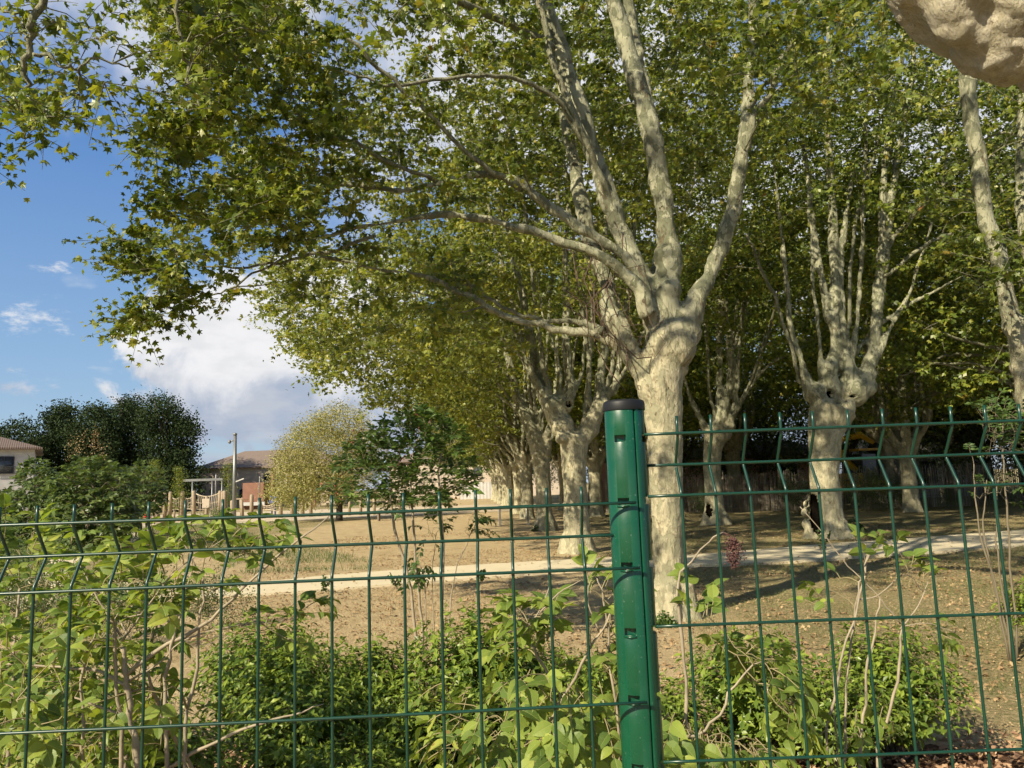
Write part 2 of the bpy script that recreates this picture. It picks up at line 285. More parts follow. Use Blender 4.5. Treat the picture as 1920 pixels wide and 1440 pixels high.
# ground: one sheet, the soil, thin grass and litter follow slow noise
M_GROUND, t = newmat('dry_soil')
n1 = t.noise(t.pos, 0.35, 5); n2 = t.noise(t.pos, 2.2, 6, 0.65); n3 = t.noise(t.pos, 24, 5, 0.7); n4 = t.noise(t.pos, 90, 3, 0.6)
c = t.ramp(t.m('ADD', t.m('MULTIPLY', n2, 0.6), t.m('MULTIPLY', n3, 0.4)), [(0.30, (0.30, 0.220, 0.115)), (0.5, (0.46, 0.355, 0.20)), (0.68, (0.56, 0.45, 0.27))])
sp = t.node('ShaderNodeSeparateXYZ'); t.put(sp.inputs[0], t.pos)
gx = t.m('ADD', t.ss(sp.outputs[0], 1.0, 4.0, 0, 0.75), t.ss(sp.outputs[0], -7, -12, 0, 0.8))
grs = t.ss(t.m('ADD', t.m('MULTIPLY', n1, 1.0), t.m('ADD', t.m('MULTIPLY', n2, 0.35), gx)), 0.92, 1.2)
c = t.mix(t.m('MULTIPLY', grs, t.ss(n3, 0.3, 0.62)), c, (0.185, 0.17, 0.075))
c = t.mix(t.m('MULTIPLY', t.ss(n4, 0.60, 0.70), 0.5), c, (0.17, 0.11, 0.06))
t.put(t.b.inputs['Base Color'], c); t.b.inputs['Roughness'].default_value = 0.95; t.b.inputs['Specular IOR Level'].default_value = 0.1
bump(t, t.m('ADD', t.m('MULTIPLY', n3, 1.0), t.m('MULTIPLY', n4, 0.45)), 1.0, 0.035)
M_PATH, t = newmat('pale_compacted_gravel'); g1 = t.noise(t.pos, 120, 3, 0.7); g2 = t.noise(t.pos, 1.6, 5)
c = t.mix(g2, (0.52, 0.45, 0.31), (0.65, 0.57, 0.40)); c = t.mix(t.m('MULTIPLY', t.ss(g1, 0.55, 0.7), 0.35), c, (0.36, 0.29, 0.19)); t.put(t.b.inputs['Base Color'], c)
t.b.inputs['Roughness'].default_value = 0.95; t.b.inputs['Specular IOR Level'].default_value = 0.1; bump(t, g1, 0.5, 0.008)
M_SAND = simple('playground_sand', (0.50, 0.41, 0.28), 0.95, sc=1.0)
M_LAWN = simple('lawn_soil', (0.10, 0.13, 0.045), 0.95, var=0.3, sc=3.0, bmp=0.6, spec=0.1)
M_MULCH, t = newmat('mulch_bed'); n1 = t.noise(t.pos, 35, 5, 0.7); t.put(t.b.inputs['Base Color'], t.ramp(n1, [(0.3, (0.05, 0.028, 0.018)), (0.6, (0.17, 0.095, 0.055)), (0.8, (0.28, 0.17, 0.10))])); t.b.inputs['Roughness'].default_value = 0.95; t.b.inputs['Specular IOR Level'].default_value = 0.1; bump(t, n1, 1, 0.03)

# ------------------------------------------------------------------ leaves
def leaf_plane(full=True):
    if full: a = [(90, 1.0), (70, 0.52), (40, 0.92), (17, 0.45), (-12, 0.68), (-50, 0.34)]
    else: a = [(90, 1.0), (62, 0.5), (35, 0.9), (-12, 0.55)]
    pts = [(math.cos(math.radians(d)) * r, math.sin(math.radians(d)) * r + 0.1, -0.22 * r * r) for d, r in a]
    pts = pts + [(-x, y, z) for x, y, z in reversed(pts[1:])]
    v = np.array([(0, 0.05, 0.05)] + pts); n = len(pts)
    f = np.array([(0, 1 + i, 1 + (i + 1) % n) for i in range(n)]); return v, f, None
def leaf_ovate(n=3, wid=0.36, fold=0.10, droop=0.25):
    """midrib plus two edges, y from 0 to 1; uv u across, v along"""
    ys = np.linspace(0, 1, n + 2); v = []; uv = []
    for y in ys:
        wd = wid * (math.sin(math.pi * min(1, y * 0.93 + 0.04) ** 0.82)) if 0 < y < 1 else 0.004; z = -droop * y * y
        v += [(-wd, y, z + fold * wd * 2), (0, y, z), (wd, y, z + fold * wd * 2)]; uv += [(-wd / wid, y), (0, y), (wd / wid, y)]
    f = []
    for i in range(n + 1):
        a = i * 3; f += [(a, a + 1, a + 4, a + 3), (a + 1, a + 2, a + 5, a + 4)]
    return np.array(v), np.array(f), np.array(uv)
LP = leaf_plane(True); LPF = leaf_plane(False); LO = leaf_ovate(4, 0.34, 0.14, 0.30); LS = leaf_ovate(1, 0.24, 0.2, 0.15)
LQ = (np.array([(0, 0, 0), (0.38, 0.45, 0.06), (0, 1, -0.1), (-0.38, 0.45, 0.06)]), np.array([(0, 1, 2, 3)]), None)
def put_leaves(mb, tpl, pos, nrm, tip, size, mi=0, rng=None, curl=None):
    """pos (N,3), nrm = leaf normal, tip = direction of the tip, size (N,)"""
    V, Fc, uv = tpl; N = len(pos)
    if N == 0: return
    z = nrm / (np.linalg.norm(nrm, axis=1)[:, None] + 1e-9); y = tip - z * np.sum(tip * z, 1)[:, None]; y /= np.linalg.norm(y, axis=1)[:, None] + 1e-9
    x = np.cross(y, z); Rm = np.stack([x, y, z], 1)             # rows
    VV = np.repeat(V[None], N, 0)
    if curl is not None: VV = VV.copy(); VV[:, :, 2] *= curl[:, None]
    out = np.einsum('nkj,njl->nkl', VV * size[:, None, None], Rm) + pos[:, None, :]
    k = len(V); f = (Fc[None] + (np.arange(N) * k)[:, None, None]).reshape(-1, Fc.shape[1])
    mb.add(out.reshape(-1, 3), f, mi, None if uv is None else np.tile(uv, (N, 1)))
def sprays(mb, tw, centres, rng, per, spread, size, tpl):
    """leaves hang alternately along a few drooping shoots round every branch end"""
    ns = 4; k = max(3, int(round(per / ns))); c = np.repeat(centres, ns, 0); n = len(c)
    d = rnd_dirs(rng, n) * np.array([1, 1, 0.55]) + np.array([0, 0, 0.12]); d /= np.linalg.norm(d, axis=1)[:, None]
    L_ = spread * rng.uniform(1.3, 3.0, n); u = (np.arange(k) + 0.6) / k
    side = np.cross(d, [0, 0, 1.0]); side /= np.linalg.norm(side, axis=1)[:, None] + 1e-6
    sag = np.array([0, 0, -1.0])
    p = c[:, None] + d[:, None] * (L_[:, None] * u)[..., None] + sag * (0.22 * L_[:, None] * u ** 2)[..., None]
    if tw is not None:
        for i in range(n):
            tw.tube(np.vstack([c[i], p[i, k // 2], p[i, -1]]), [0.0045, 0.003, 0.002], 3, cap=False)
    alt = np.where(np.arange(k) % 2 == 0, 1.0, -1.0)[None, :, None]
    off = side[:, None] * alt * 0.8 + d[:, None] * 0.5 + rng.normal(size=(n, k, 3)) * 0.35 + np.array([0, 0, -0.15])
    p = p + off * size * rng.uniform(0.5, 1.3, (n, k, 1)); tip = off + np.array([0, 0, -0.55]) + rng.normal(size=(n, k, 3)) * 0.3
    nr = np.array([-0.12, -0.10, 0.62]) + rng.normal(size=(n, k, 3)) * 0.55
    sz = size * (1.15 - 0.5 * u)[None] * rng.uniform(0.7, 1.35, (n, k)); keep = rng.uniform(size=(n, k)) < 0.93
    put_leaves(mb, tpl, p[keep], nr[keep], tip[keep], sz[keep], curl=rng.uniform(0.2, 2.6, keep.sum()))
def rnd_dirs(rng, n): v = rng.normal(size=(n, 3)); return v / np.linalg.norm(v, axis=1)[:, None]
def foliage(mb, centres, rng, per, spread, size, tpl, up=0.45, flat=0.7):
    c = np.repeat(centres, per, 0); n = len(c)
    off = rng.normal(size=(n, 3)) * spread * np.array([1, 1, flat])
    p = c + off; nr = rnd_dirs(rng, n) * 0.8 + np.array([0, 0, up]); tip = rnd_dirs(rng, n) + off / (spread + 1e-6) * 0.4 + np.array([0, 0, -0.7])
    put_leaves(mb, tpl, p, nr, tip, size * rng.uniform(0.6, 1.25, n), curl=rng.uniform(0.2, 2.2, n))

# ------------------------------------------------------------------ trees
def fused(name, solid, mats, voxel, disp=0.012, freq=6.0, dents=(), parent=None, smooth_it=10, wrinkle=0.0):
    """union of overlapping solids by voxel remesh, smoothed, with bark lumps; dents = (centre, radius3, depth) turn into dark hollows"""
    me = solid.mesh(name, mats[0]); o = bpy.data.objects.new(name, me); C.objects.link(o)
    m = o.modifiers.new('r', 'REMESH'); m.mode = 'VOXEL'; m.voxel_size = voxel
    s = o.modifiers.new('s', 'SMOOTH'); s.iterations = smooth_it; s.factor = 0.5
    dg = bpy.context.evaluated_depsgraph_get(); dg.update(); ev = o.evaluated_get(dg); nm = bpy.data.meshes.new_from_object(ev)
    bpy.data.objects.remove(o)
    n = len(nm.vertices); co = np.empty(n * 3, np.float32); nm.vertices.foreach_get('co', co); co = co.reshape(-1, 3)
    no = np.empty(n * 3, np.float32); nm.vertices.foreach_get('normal', no); no = no.reshape(-1, 3)
    d = np.array([noise.fractal(Vector((c[0] * freq, c[1] * freq, c[2] * freq * 0.6)), 0.9, 2.1, 4) + 0.5 * noise.noise(Vector((c[0] * 2.2, c[1] * 2.2, c[2] * 1.4))) * 2.0 for c in co.tolist()])
    if wrinkle:
        d += wrinkle / disp * np.array([1 - 2.2 * abs(noise.noise(Vector((c[0] * 6 + c[2] * 3, c[1] * 6, c[2] * 11 + c[0] * 5)))) - 0.6 * abs(noise.noise(Vector((c[0] * 16, c[1] * 16, c[2] * 22)))) for c in co.tolist()])
    co2 = co + no * (d * disp)[:, None]; nm.materials.clear()
    for q in mats: nm.materials.append(q)
    for (dc, dr, dp, direction) in dents:
        q = (co - np.array(dc)) / np.array(dr); g = np.exp(-np.sum(q * q, 1) ** 2 * 1.2); facing = np.clip(-(no @ np.array(direction)), 0, 1)
        co2 += np.array(direction) * (g * facing * dp)[:, None]
        if dp > 0:
            rim = np.exp(-(np.sqrt(np.sum(q * q, 1)) - 1.35) ** 2 / 0.06); co2 += no * (rim * facing * 0.03)[:, None]
    nm.vertices.foreach_set('co', co2.astype(np.float32).reshape(-1))
    if dents:
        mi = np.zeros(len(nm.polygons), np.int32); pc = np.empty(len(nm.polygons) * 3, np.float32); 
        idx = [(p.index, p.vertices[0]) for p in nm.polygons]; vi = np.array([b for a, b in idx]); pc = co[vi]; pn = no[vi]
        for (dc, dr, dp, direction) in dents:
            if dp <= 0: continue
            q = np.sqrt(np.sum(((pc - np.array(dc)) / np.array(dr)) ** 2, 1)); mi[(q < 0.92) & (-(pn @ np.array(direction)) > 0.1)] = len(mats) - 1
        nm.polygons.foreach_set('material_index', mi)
    nm.polygons.foreach_set('use_smooth', np.ones(len(nm.polygons), bool)); nm.update(); nm.name = name
    o = bpy.data.objects.new(name, nm); C.objects.link(o)
    if parent is not None: o.parent = parent
    return o

def join_into(o, mb, mat):
    """branches grow into the trunk's own mesh, with their own bark"""
    me2 = mb.mesh('tmp', mat); bm = bmesh.new(); bm.from_mesh(o.data); n = len(bm.faces); bm.from_mesh(me2); bm.faces.ensure_lookup_table(); k = len(o.data.materials)
    for f in bm.faces[n:]: f.material_index = k; f.smooth = True
    bm.to_mesh(o.data); bm.free(); o.data.materials.append(mat); bpy.data.meshes.remove(me2)

def lumps(solid, rng, c, n, spread, r0, r1):
    for _ in range(n):
        d = rnd_dirs(rng, 1)[0] * spread; r = rng.uniform(r0, r1); solid.ball(np.array(c) + d, (r, r, r * rng.uniform(0.8, 1.3)), 14)

def grow(rng, nodes, nrad, clusters, twigs, maxr=0.035, sag=0.10, nodes_n=6, minr=0.005, up_pen=0.7, tpen=0.25):
    """connect every leaf cluster to the nearest (lower) point of the skeleton by a curved branch"""
    P_ = [np.asarray(nodes, float)]; R_ = np.asarray(nrad, float); A = P_[0]
    order = np.argsort([np.min(np.linalg.norm(A - c, axis=1)) for c in clusters])
    cap = len(A) + len(clusters) * nodes_n; buf = np.zeros((cap, 3)); rb = np.zeros(cap); n = len(A); buf[:n] = A; rb[:n] = R_
    for i in order:
        c = clusters[i]; d = buf[:n] - c; dist = np.linalg.norm(d, axis=1); sc = dist + up_pen * np.maximum(0, d[:, 2] + 0.15) + tpen * (rb[:n] < 0.008)
        j = int(np.argmin(sc)); p0 = buf[j]; L = dist[j]
        if L < 0.05: continue
        k = max(4, min(9, int(L / 0.3) + 3)); u = np.linspace(0, 1, k)[:, None]
        bow = np.array([0, 0, 1]) * (L * rng.uniform(0.0, 0.22)) + rng.normal(size=3) * L * 0.06
        pts = p0 + (c - p0) * u + bow * (np.sin(math.pi * u) ** 1) + smoothwalk(rng, k, 0.05 * L); pts[0] = p0; pts[-1] = c
        r0 = min(rb[j] * 0.72, maxr, minr + 0.011 * L); rr = np.linspace(max(r0, minr), minr * 0.7, k)
        twigs.tube(pts, rr, 5 if r0 > 0.012 else 4, cap=False)
        take = np.linspace(1, k - 1, min(nodes_n, k - 1)).astype(int); m = len(take); buf[n:n + m] = pts[take]; rb[n:n + m] = rr[take]; n += m
    return buf[:n], rb[:n]

def ellipsoid_clusters(rng, n, c, r, shell=0.45, zmin=None, hollow=0):
    out = []; c = np.array(c, float)
    while len(out) < n:
        d = rnd_dirs(rng, 1)[0]; q = (rng.uniform(0, 1) ** shell); p = c + d * q * np.array(r)
        if hollow and p[2] < 8.2 and np.hypot(p[0] - c[0] - .6, p[1] - c[1]) < hollow and rng.uniform() < 0.85: continue
        w_ = noise.noise(Vector(p * 0.45)) + 0.5 * noise.noise(Vector(p * 1.1))
        if w_ < -0.22 and rng.uniform() < 0.8: continue
        if zmin is not None and p[2] < zmin: continue
        out.append(p)
    return np.array(out)
def poly_clusters(rng, n, poly, y0, y1, gap=-0.25):
    poly = np.array(poly, float); lo, hi = poly.min(0), poly.max(0); out = []
    def inside(x, y):
        c = False; j = len(poly) - 1
        for i in range(len(poly)):
            if (poly[i][1] > y) != (poly[j][1] > y) and x < (poly[j][0] - poly[i][0]) * (y - poly[i][1]) / (poly[j][1] - poly[i][1]) + poly[i][0]: c = not c
            j = i
        return c
    while len(out) < n:
        x, y = rng.uniform(lo, hi)
        if not inside(x, y): continue
        p = P(x, y, rng.uniform(y0, y1))
        if noise.noise(Vector(p * 0.9)) + 0.5 * noise.noise(Vector(p * 2.1)) < gap and rng.uniform() < 0.8: continue
        out.append(p)
    return np.array(out)

ROWLABELS = {}
def limb_from_px(pts):  # rows (px, py, width_px, Y) -> xyz + radius
    out = []
    for px, py, wp, Y in pts: p = P(px, py, Y); out.append((p[0], p[1], p[2], rad(wp, Y / ray(px, py)[1]) * 0.84))
    return np.array(out)

def plane_tree(label, group, trunk, limbs, head, clusters, leaf, seed, voxel=0.03, dents=(), per=34, size=0.085, spread=0.30, tpl=LP, mat=None,
               thin=(), disp=0.014, twigmax=0.035, base=None, vine=None, wrinkle=0.0, bark=None):
    rng = np.random.default_rng(seed); base = np.array(base if base is not None else [trunk[0][0], trunk[0][1], 0.0])
    root = empty('plane_tree', base); tag(root, label, 'tree', group)
    L = lambda a: np.asarray(a, float) - np.concatenate([base, np.zeros(np.asarray(a).shape[1] - 3)])
    solid = MB(); tr = cr(L(trunk), 26); solid.tube(tr[:, :3], tr[:, 3], 20)
    for k in range(6):   # root flare
        a = k * 1.05 + rng.uniform(0, 0.5); r = trunk[0][3]
        solid.tube([(math.cos(a) * r * 0.55, math.sin(a) * r * 0.55, 0.40), (math.cos(a) * r * 0.75, math.sin(a) * r * 0.75, 0.08), (math.cos(a) * r * 1.1, math.sin(a) * r * 1.1, -0.14)], [r * 0.33, r * 0.33, r * 0.2], 8)
    nodes, nr = [], []
    thin = list(thin) + [lm for lm in limbs if lm[0][3] < 0.10]; limbs = [lm for lm in limbs if lm[0][3] >= 0.10]
    for lm in limbs:
        q = cr(L(lm), 36); wob = smoothwalk(rng, 36, 0.10); q[:, :3] += wob
        q[:, 3] *= 1 + 0.05 * rng.normal(size=36); solid.tube(q[:, :3], q[:, 3], 12)
        nodes.append(q[6:, :3]); nr.append(q[6:, 3])
        for _ in range(2):
            i = rng.integers(3, 26); solid.ball(q[i, :3] + rnd_dirs(rng, 1)[0] * q[i, 3] * 0.5, q[i, 3] * rng.uniform(0.8, 1.05), 10)
    for hc, hr in head:
        solid.ball(L([hc])[0], np.array(hr) * 0.84, 16)
    dl = [(np.array(a) - base, b, c_, np.array(e) / np.linalg.norm(e)) for a, b, c_, e in dents]
    tko = fused('trunk', solid, [bark or M_BARK, M_HOLLOW], voxel, disp, 5.0, dl, root, 16 if wrinkle > .015 else 10, wrinkle)
    tw = MB()
    for lm in thin:
        q = cr(L(lm), 30); q[:, :3] += smoothwalk(rng, 30, 0.12); tw.tube(q[:, :3], q[:, 3], 8); nodes.append(q[4:, :3]); nr.append(q[4:, 3])
    cl = clusters - base; grow(rng, np.concatenate(nodes), np.concatenate(nr), cl, tw, twigmax)
    lf = MB(); sprays(lf, tw if size < 0.09 else None, cl, rng, per, spread, size, tpl); join_into(tko, tw, M_LIMB); lf.build('crown', mat or M_PLANE, root, smooth=False)
    if vine:
        vm = MB()
        for k in range(vine[1]):
            a = cr(L(vine[0]), 14)[:, :3] + smoothwalk(rng, 14, 0.5) + rng.normal(size=3) * 0.05; i0 = rng.integers(0, 6); vm.tube(a[i0:i0 + 8], rng.uniform(0.002, 0.008), 4, cap=False)
        vm.build('dead_creeper', M_VINE, root)
    return root
def mtrunk(px_base, Yd, H, r, lean=(0, 0)):
    b = G(*px_base) if Yd is None else np.array([*px_base, 0])
    return b

def generic_limbs(rng, base, zc, r, n, top, outr, lean=(0, 0)):
    b = np.array([base[0], base[1], 0.0]); out = []
    for k in range(n):
        a = k * 2 * math.pi / n + rng.uniform(-0.35, 0.35); o = rng.uniform(0.35, 1.0) * outr; zt = top * rng.uniform(0.8, 1.0); dx, dy = math.cos(a), math.sin(a)
        s = r * rng.uniform(0.22, 0.42)
        out.append(np.array([(b[0] + dx * r * 0.2, b[1] + dy * r * 0.2, zc - 0.5, s * 1.3), (b[0] + dx * r * 1.3, b[1] + dy * r * 1.3, zc + 0.15, s * 1.2), (b[0] + dx * (r * 1.5 + o * 0.18), b[1] + dy * (r * 1.5 + o * 0.18), zc + 1.2, s),
                             (b[0] + dx * o * 0.45, b[1] + dy * o * 0.45, zc + (zt - zc) * 0.5, s * 0.7), (b[0] + dx * o * 0.8, b[1] + dy * o * 0.8, zt, s * 0.25)]))
    return out
def generic_tree(seed, mat, per=44, ncl=680, size=0.118, zc=2.75, r=0.31, crown_c=(-0.6, 0, 8.2), crown_r=(6.3, 5.0, 5.6), nl=13, zmin=3.4, spread=0.40, voxel=0.045):
    rng = np.random.default_rng(seed); base = np.zeros(3)
    trunk = [(0, 0, -0.1, r * 1.28), (0.02, 0, 0.35, r * 1.02), (0.03, 0, 1.4, r * 0.92), (0.0, 0, 2.2, r * 0.98), (0, 0, zc, r * 1.25)]
    limbs = generic_limbs(rng, base, zc, r, nl, 11.5, 3.4)
    head = [((math.cos(a) * r * 1.0, math.sin(a) * r * 1.0, zc + rng.uniform(-0.2, 0.35)), rng.uniform(0.5, 0.8) * r) for a in rng.uniform(0, 6.28, 6)]
    thin = []
    for k in range(5):   # long side branches that arch out towards the light
        a = math.radians(rng.uniform(140, 235)); z0 = zc + rng.uniform(0.3, 1.6); L_ = rng.uniform(3, 5.2)
        thin.append(np.array([(0, 0, z0, 0.07), (math.cos(a) * L_ * 0.35, math.sin(a) * L_ * 0.35, z0 + 0.7, 0.055), (math.cos(a) * L_ * 0.7, math.sin(a) * L_ * 0.7, z0 + 1.0, 0.04), (math.cos(a) * L_, math.sin(a) * L_, z0 + 1.0 + rng.uniform(-0.5, 0.5), 0.02)]))
    cl = ellipsoid_clusters(rng, ncl, crown_c, crown_r, 0.5, zmin, 2.0)
    return plane_tree('x', None, trunk, limbs, head, cl, None, seed, voxel, (), per, size, spread, LPF, mat, thin)

# ------------------------------------------------------------------ ground, paths, beds
def graded(lo, hi, near, far_, grow_):
    v = [0.0]; s = near
    while v[-1] < hi: v.append(v[-1] + s); s = min(far_, s * grow_) if v[-1] > 14 else near
    n = [0.0]; s = near
    while n[-1] > lo: n.append(n[-1] - s); s = min(far_, s * grow_) if n[-1] < -9 else near
    return np.array(sorted(set(n + v)))
gxs = graded(-900, 900, 0.14, 120, 1.22); gys = graded(-60, 1500, 0.14, 120, 1.22)
XX, YY = np.meshgrid(gxs, gys); fl = np.stack([XX.ravel(), YY.ravel()], 1)
_lo = [tuple(G(*q)[:2]) for q in [(420, 1119), (640, 1104), (880, 1086), (1130, 1067), (1300, 1062), (1500, 1053), (1640, 1043), (1920, 1023)]]
_hi = [tuple(G(*q)[:2]) for q in [(430, 1096), (640, 1078), (880, 1061), (1130, 1047), (1300, 1041), (1560, 1020), (1700, 1011), (1920, 994)]]
ext = lambda l: [(-30, l[0][1] - 5.0), (-11, l[0][1] - 1.3)] + l + [(30, l[-1][1] + (30 - l[-1][0]) * .36)]
PATH_LO = ext(_lo)
PATH_HI = ext(_hi)
plo = np.interp(fl[:, 0], *zip(*PATH_LO)); phi = np.interp(fl[:, 0], *zip(*PATH_HI))
near = np.exp(-(fl[:, 0] / 14) ** 2 - ((fl[:, 1] - 8) / 13) ** 2)
hz = np.array([noise.fractal(Vector((a * 1.3, b * 1.3, 0)), 1.0, 2.0, 4) + 0.6 * noise.noise(Vector((a * 6, b * 6, 3))) if nn > 0.01 else 0 for (a, b), nn in zip(fl.tolist(), near.tolist())]) * 0.022 * near
offp = np.clip(np.minimum(np.abs(fl[:, 1] - plo), np.abs(fl[:, 1] - phi)) / 0.5, 0, 1); inp = (fl[:, 1] > plo - 0.1) & (fl[:, 1] < phi + 0.1)
hz = np.where(inp, -0.03, hz * (0.25 + 0.75 * offp) - 0.005)
gv = np.column_stack([fl, hz]); nx, ny = len(gxs), len(gys)
i = np.arange(ny - 1)[:, None] * nx; j = np.arange(nx - 1)[None]
g = MB(); g.add(gv, np.stack([i + j, i + j + 1, i + nx + j + 1, i + nx + j], -1).reshape(-1, 4)); tag(g.build('ground', M_GROUND), kind='structure')
def ribbon(name, lo, hi, z, mat, n=120, wob=0.03, thick=0.06):
    a = cr(lo, n); b = cr(hi, n); r = np.random.default_rng(5); a = a + r.normal(size=a.shape) * wob * 0.4; b = b + r.normal(size=b.shape) * wob * 0.4
    m = MB(); zz = np.full(n, z)
    v = np.concatenate([np.column_stack([a, zz - thick]), np.column_stack([a, zz]), np.column_stack([b, zz]), np.column_stack([b, zz - thick])])
    k = np.arange(n - 1); fs = [np.stack([k + s * n, k + 1 + s * n, k + 1 + (s + 1) * n, k + (s + 1) * n], 1)[:, ::-1] for s in range(3)]
    m.add(v, np.concatenate(fs)); return tag(m.build(name, mat, smooth=False), kind='structure')
ribbon('path', PATH_LO, PATH_HI, 0.018, M_PATH)
ribbon('side_path', [(-4.6, 13.3), (-8.8, 16), (-11.6, 21), (-14.0, 28), (-18.2, 38), (-22.0, 46)], [(-6.8, 13.0), (-10.8, 16.5), (-14.2, 22), (-17.2, 29), (-22.5, 39), (-27.5, 47)], 0.014, M_PATH)
def patch(name, pts, z, mat, n=60):
    p = cr(pts + [pts[0]], n)[:-1]; r = np.random.default_rng(len(pts)); c = p.mean(0); p = c + (p - c) * (1 + 0.03 * r.normal(size=(len(p), 1)))
    m = MB(); k = len(p); m.add(np.column_stack([np.vstack([p, c]), np.full(k + 1, z)]), [(q, (q + 1) % k, k) for q in range(k)]); return tag(m.build(name, mat, smooth=False), kind='structure')
patch('playground_ground', [(-60, 44), (-30, 42.5), (-12, 44), (2, 50), (4, 62), (-20, 70), (-60, 66)], 0.012, M_SAND)
patch('lawn', [(-30, 17), (-14.5, 15), (-12.6, 20), (-16, 28.5), (-21, 37), (-26, 43.5), (-45, 42), (-50, 28)], 0.03, M_LAWN)
#patch('lawn', [(-7.8, 17.2), (-4.2, 15.6), (-3.4, 17.5), (-6.5, 23), (-12.5, 33), (-15, 34), (-12.9, 26)], 0.03, M_LAWN)
def bumpy_bed(name, x0, x1, yf, z, mat, step=0.05):
    xs = np.arange(x0, x1, step); ys = np.arange(0, 1.0001, 1 / 52); m = MB(); X2, T2 = np.meshgrid(xs, ys)
    Y2 = 1.6 + (np.array([yf(a) for a in xs])[None] - 1.6) * T2
    Z = np.array([noise.fractal(Vector((a * 3, b * 3, 0)), 0.9, 2, 4) for a, b in zip(X2.ravel().tolist(), Y2.ravel().tolist())]) * 0.03 + z - 0.05 * (T2.ravel() ** 8)
    n = len(xs); i = np.arange(len(ys) - 1)[:, None] * n; j = np.arange(n - 1)[None]
    m.add(np.column_stack([X2.ravel(), Y2.ravel(), Z]), np.stack([i + j, i + j + 1, i + n + j + 1, i + n + j], -1).reshape(-1, 4)); return tag(m.build(name, mat), kind='structure')
bedf = lambda x: 5.0 + 0.25 * math.sin(x * 1.7) + 0.12 * math.sin(x * 5.1) - (0.3 if x > 2.4 else 0) + (0.9 if 3.6 < x else 0) * min(1, max(0, x - 3.6))
bumpy_bed('planting_bed', -7, 8, bedf, 0.045, M_MULCH)

CLOD = (np.array([(.5, 0, 0), (0, .45, 0), (-.5, 0, 0), (0, -.42, 0), (.05, 0, .38), (0, .05, -.3)]), np.array([(0, 1, 4), (1, 2, 4), (2, 3, 4), (3, 0, 4), (1, 0, 5), (2, 1, 5), (3, 2, 5), (0, 3, 5)]), None)
def scatter(name, n, seed, fx, tpl, size, mat, label, cat, upright=False, stretch=None, z=0.03):
    rng = np.random.default_rng(seed); p = fx(rng, n); n = len(p); m = MB(); p = np.column_stack([p[:, :2], np.full(n, z) + rng.uniform(0, 0.02, n)])
    if upright: nr = rnd_dirs(rng, n) * np.array([1, 1, 0.2]); tip = rnd_dirs(rng, n) * 0.45 + np.array([0, 0, 1.0])
    else: nr = rnd_dirs(rng, n) * 0.45 + np.array([0, 0, 1.0]); tip = rnd_dirs(rng, n)
    put_leaves(m, tpl, p, nr, tip, size * rng.uniform(0.45, 1.35, n), curl=rng.uniform(0.5, 4, n) if tpl is not CLOD else None)
    return tag(m.build(name, mat, smooth=False), label, cat, kind='stuff')
BLADE = (np.array([(-0.035, 0, 0), (0.035, 0, 0), (0.02, 0.6, 0.05), (0, 1, 0.22), (-0.02, 0.6, 0.05)]), np.array([(0, 1, 2, 2), (0, 2, 4, 4), (2, 3, 4, 4)]), None)
BLADE = (BLADE[0], np.array([(0, 1, 2), (0, 2, 4), (2, 3, 4)]), None)
def clumpy(rng, x0, x1, y0, y1, n, f, thr, skip_path=True):
    x = rng.uniform(x0, x1, n * 4); y = y0 + (y1 - y0) * rng.uniform(0, 1, n * 4) ** 1.3
    k = np.array([noise.noise(Vector((a * f, b * f, 7.7))) for a, b in zip(x.tolist(), y.tolist())]) > thr; 
    if skip_path: k &= ~((y > np.interp(x, *zip(*PATH_LO))) & (y < np.interp(x, *zip(*PATH_HI))))
    return np.column_stack([x, y])[k][:n]
scatter('wood_chips', 26000, 11, lambda r, n: (lambda x, t: np.column_stack([x, 1.7 + (np.array([bedf(a) for a in x]) + 0.15 - 1.7) * t]))(r.uniform(-5, 6.5, n), r.uniform(0, 1, n)), LQ, 0.045, M_CHIP, 'brown wood chips and dead leaves covering the planting bed', 'mulch', z=0.055)
scatter('fallen_leaves', 15000, 12, lambda r, n: clumpy(r, -6, 12, 5.5, 27, n, 0.5, -0.15), LPF, 0.034, M_DRY, 'dry plane leaves scattered on the soil', 'fallen leaves', z=0.012)
scatter('fallen_leaves', 700, 17, lambda r, n: clumpy(r, -6, 12, 10, 20, n, 0.9, -0.3, False), LPF, 0.034, M_DRY, 'single dry leaves lying on and beside the pale path', 'fallen leaves', z=0.024)
CLOD = (np.array([(.5, 0, 0), (0, .45, 0), (-.5, 0, 0), (0, -.42, 0), (.05, 0, .38), (0, .05, -.3)]), np.array([(0, 1, 4), (1, 2, 4), (2, 3, 4), (3, 0, 4), (1, 0, 5), (2, 1, 5), (3, 2, 5), (0, 3, 5)]), None)
M_CLOD = simple('soil_clod', (0.33, 0.25, 0.14), 0.95, var=0.3, sc=9, spec=0.1)
scatter('soil_clods', 14000, 19, lambda r, n: clumpy(r, -5.5, 7, 4.8, 12.5, n, 0.7, -0.25), CLOD, 0.020, M_CLOD, 'small clods and pebbles strewn over the dry soil', 'soil clods', z=-0.008)
scatter('grass', 60000, 13, lambda r, n: clumpy(r, 1.6, 13, 5.6, 26, n, 0.8, 0.02), BLADE, 0.05, M_GRASS, 'thin worn grass under the plane trees', 'grass', True, z=-0.01)
scatter('lawn_grass', 60000, 14, lambda r, n: (lambda a: a[(a[:, 0] < -12.5) | ((np.abs(a[:, 0] + 3.9 + (a[:, 1] - 15.5) * 0.56) < 1.6) & (a[:, 1] > 15.5))])(clumpy(r, -32, -3, 15.5, 42, n * 2, 0.6, -0.3)), BLADE, 0.11, M_GRASS2, 'tall green grass beside the curving path', 'grass', True, z=0.02)

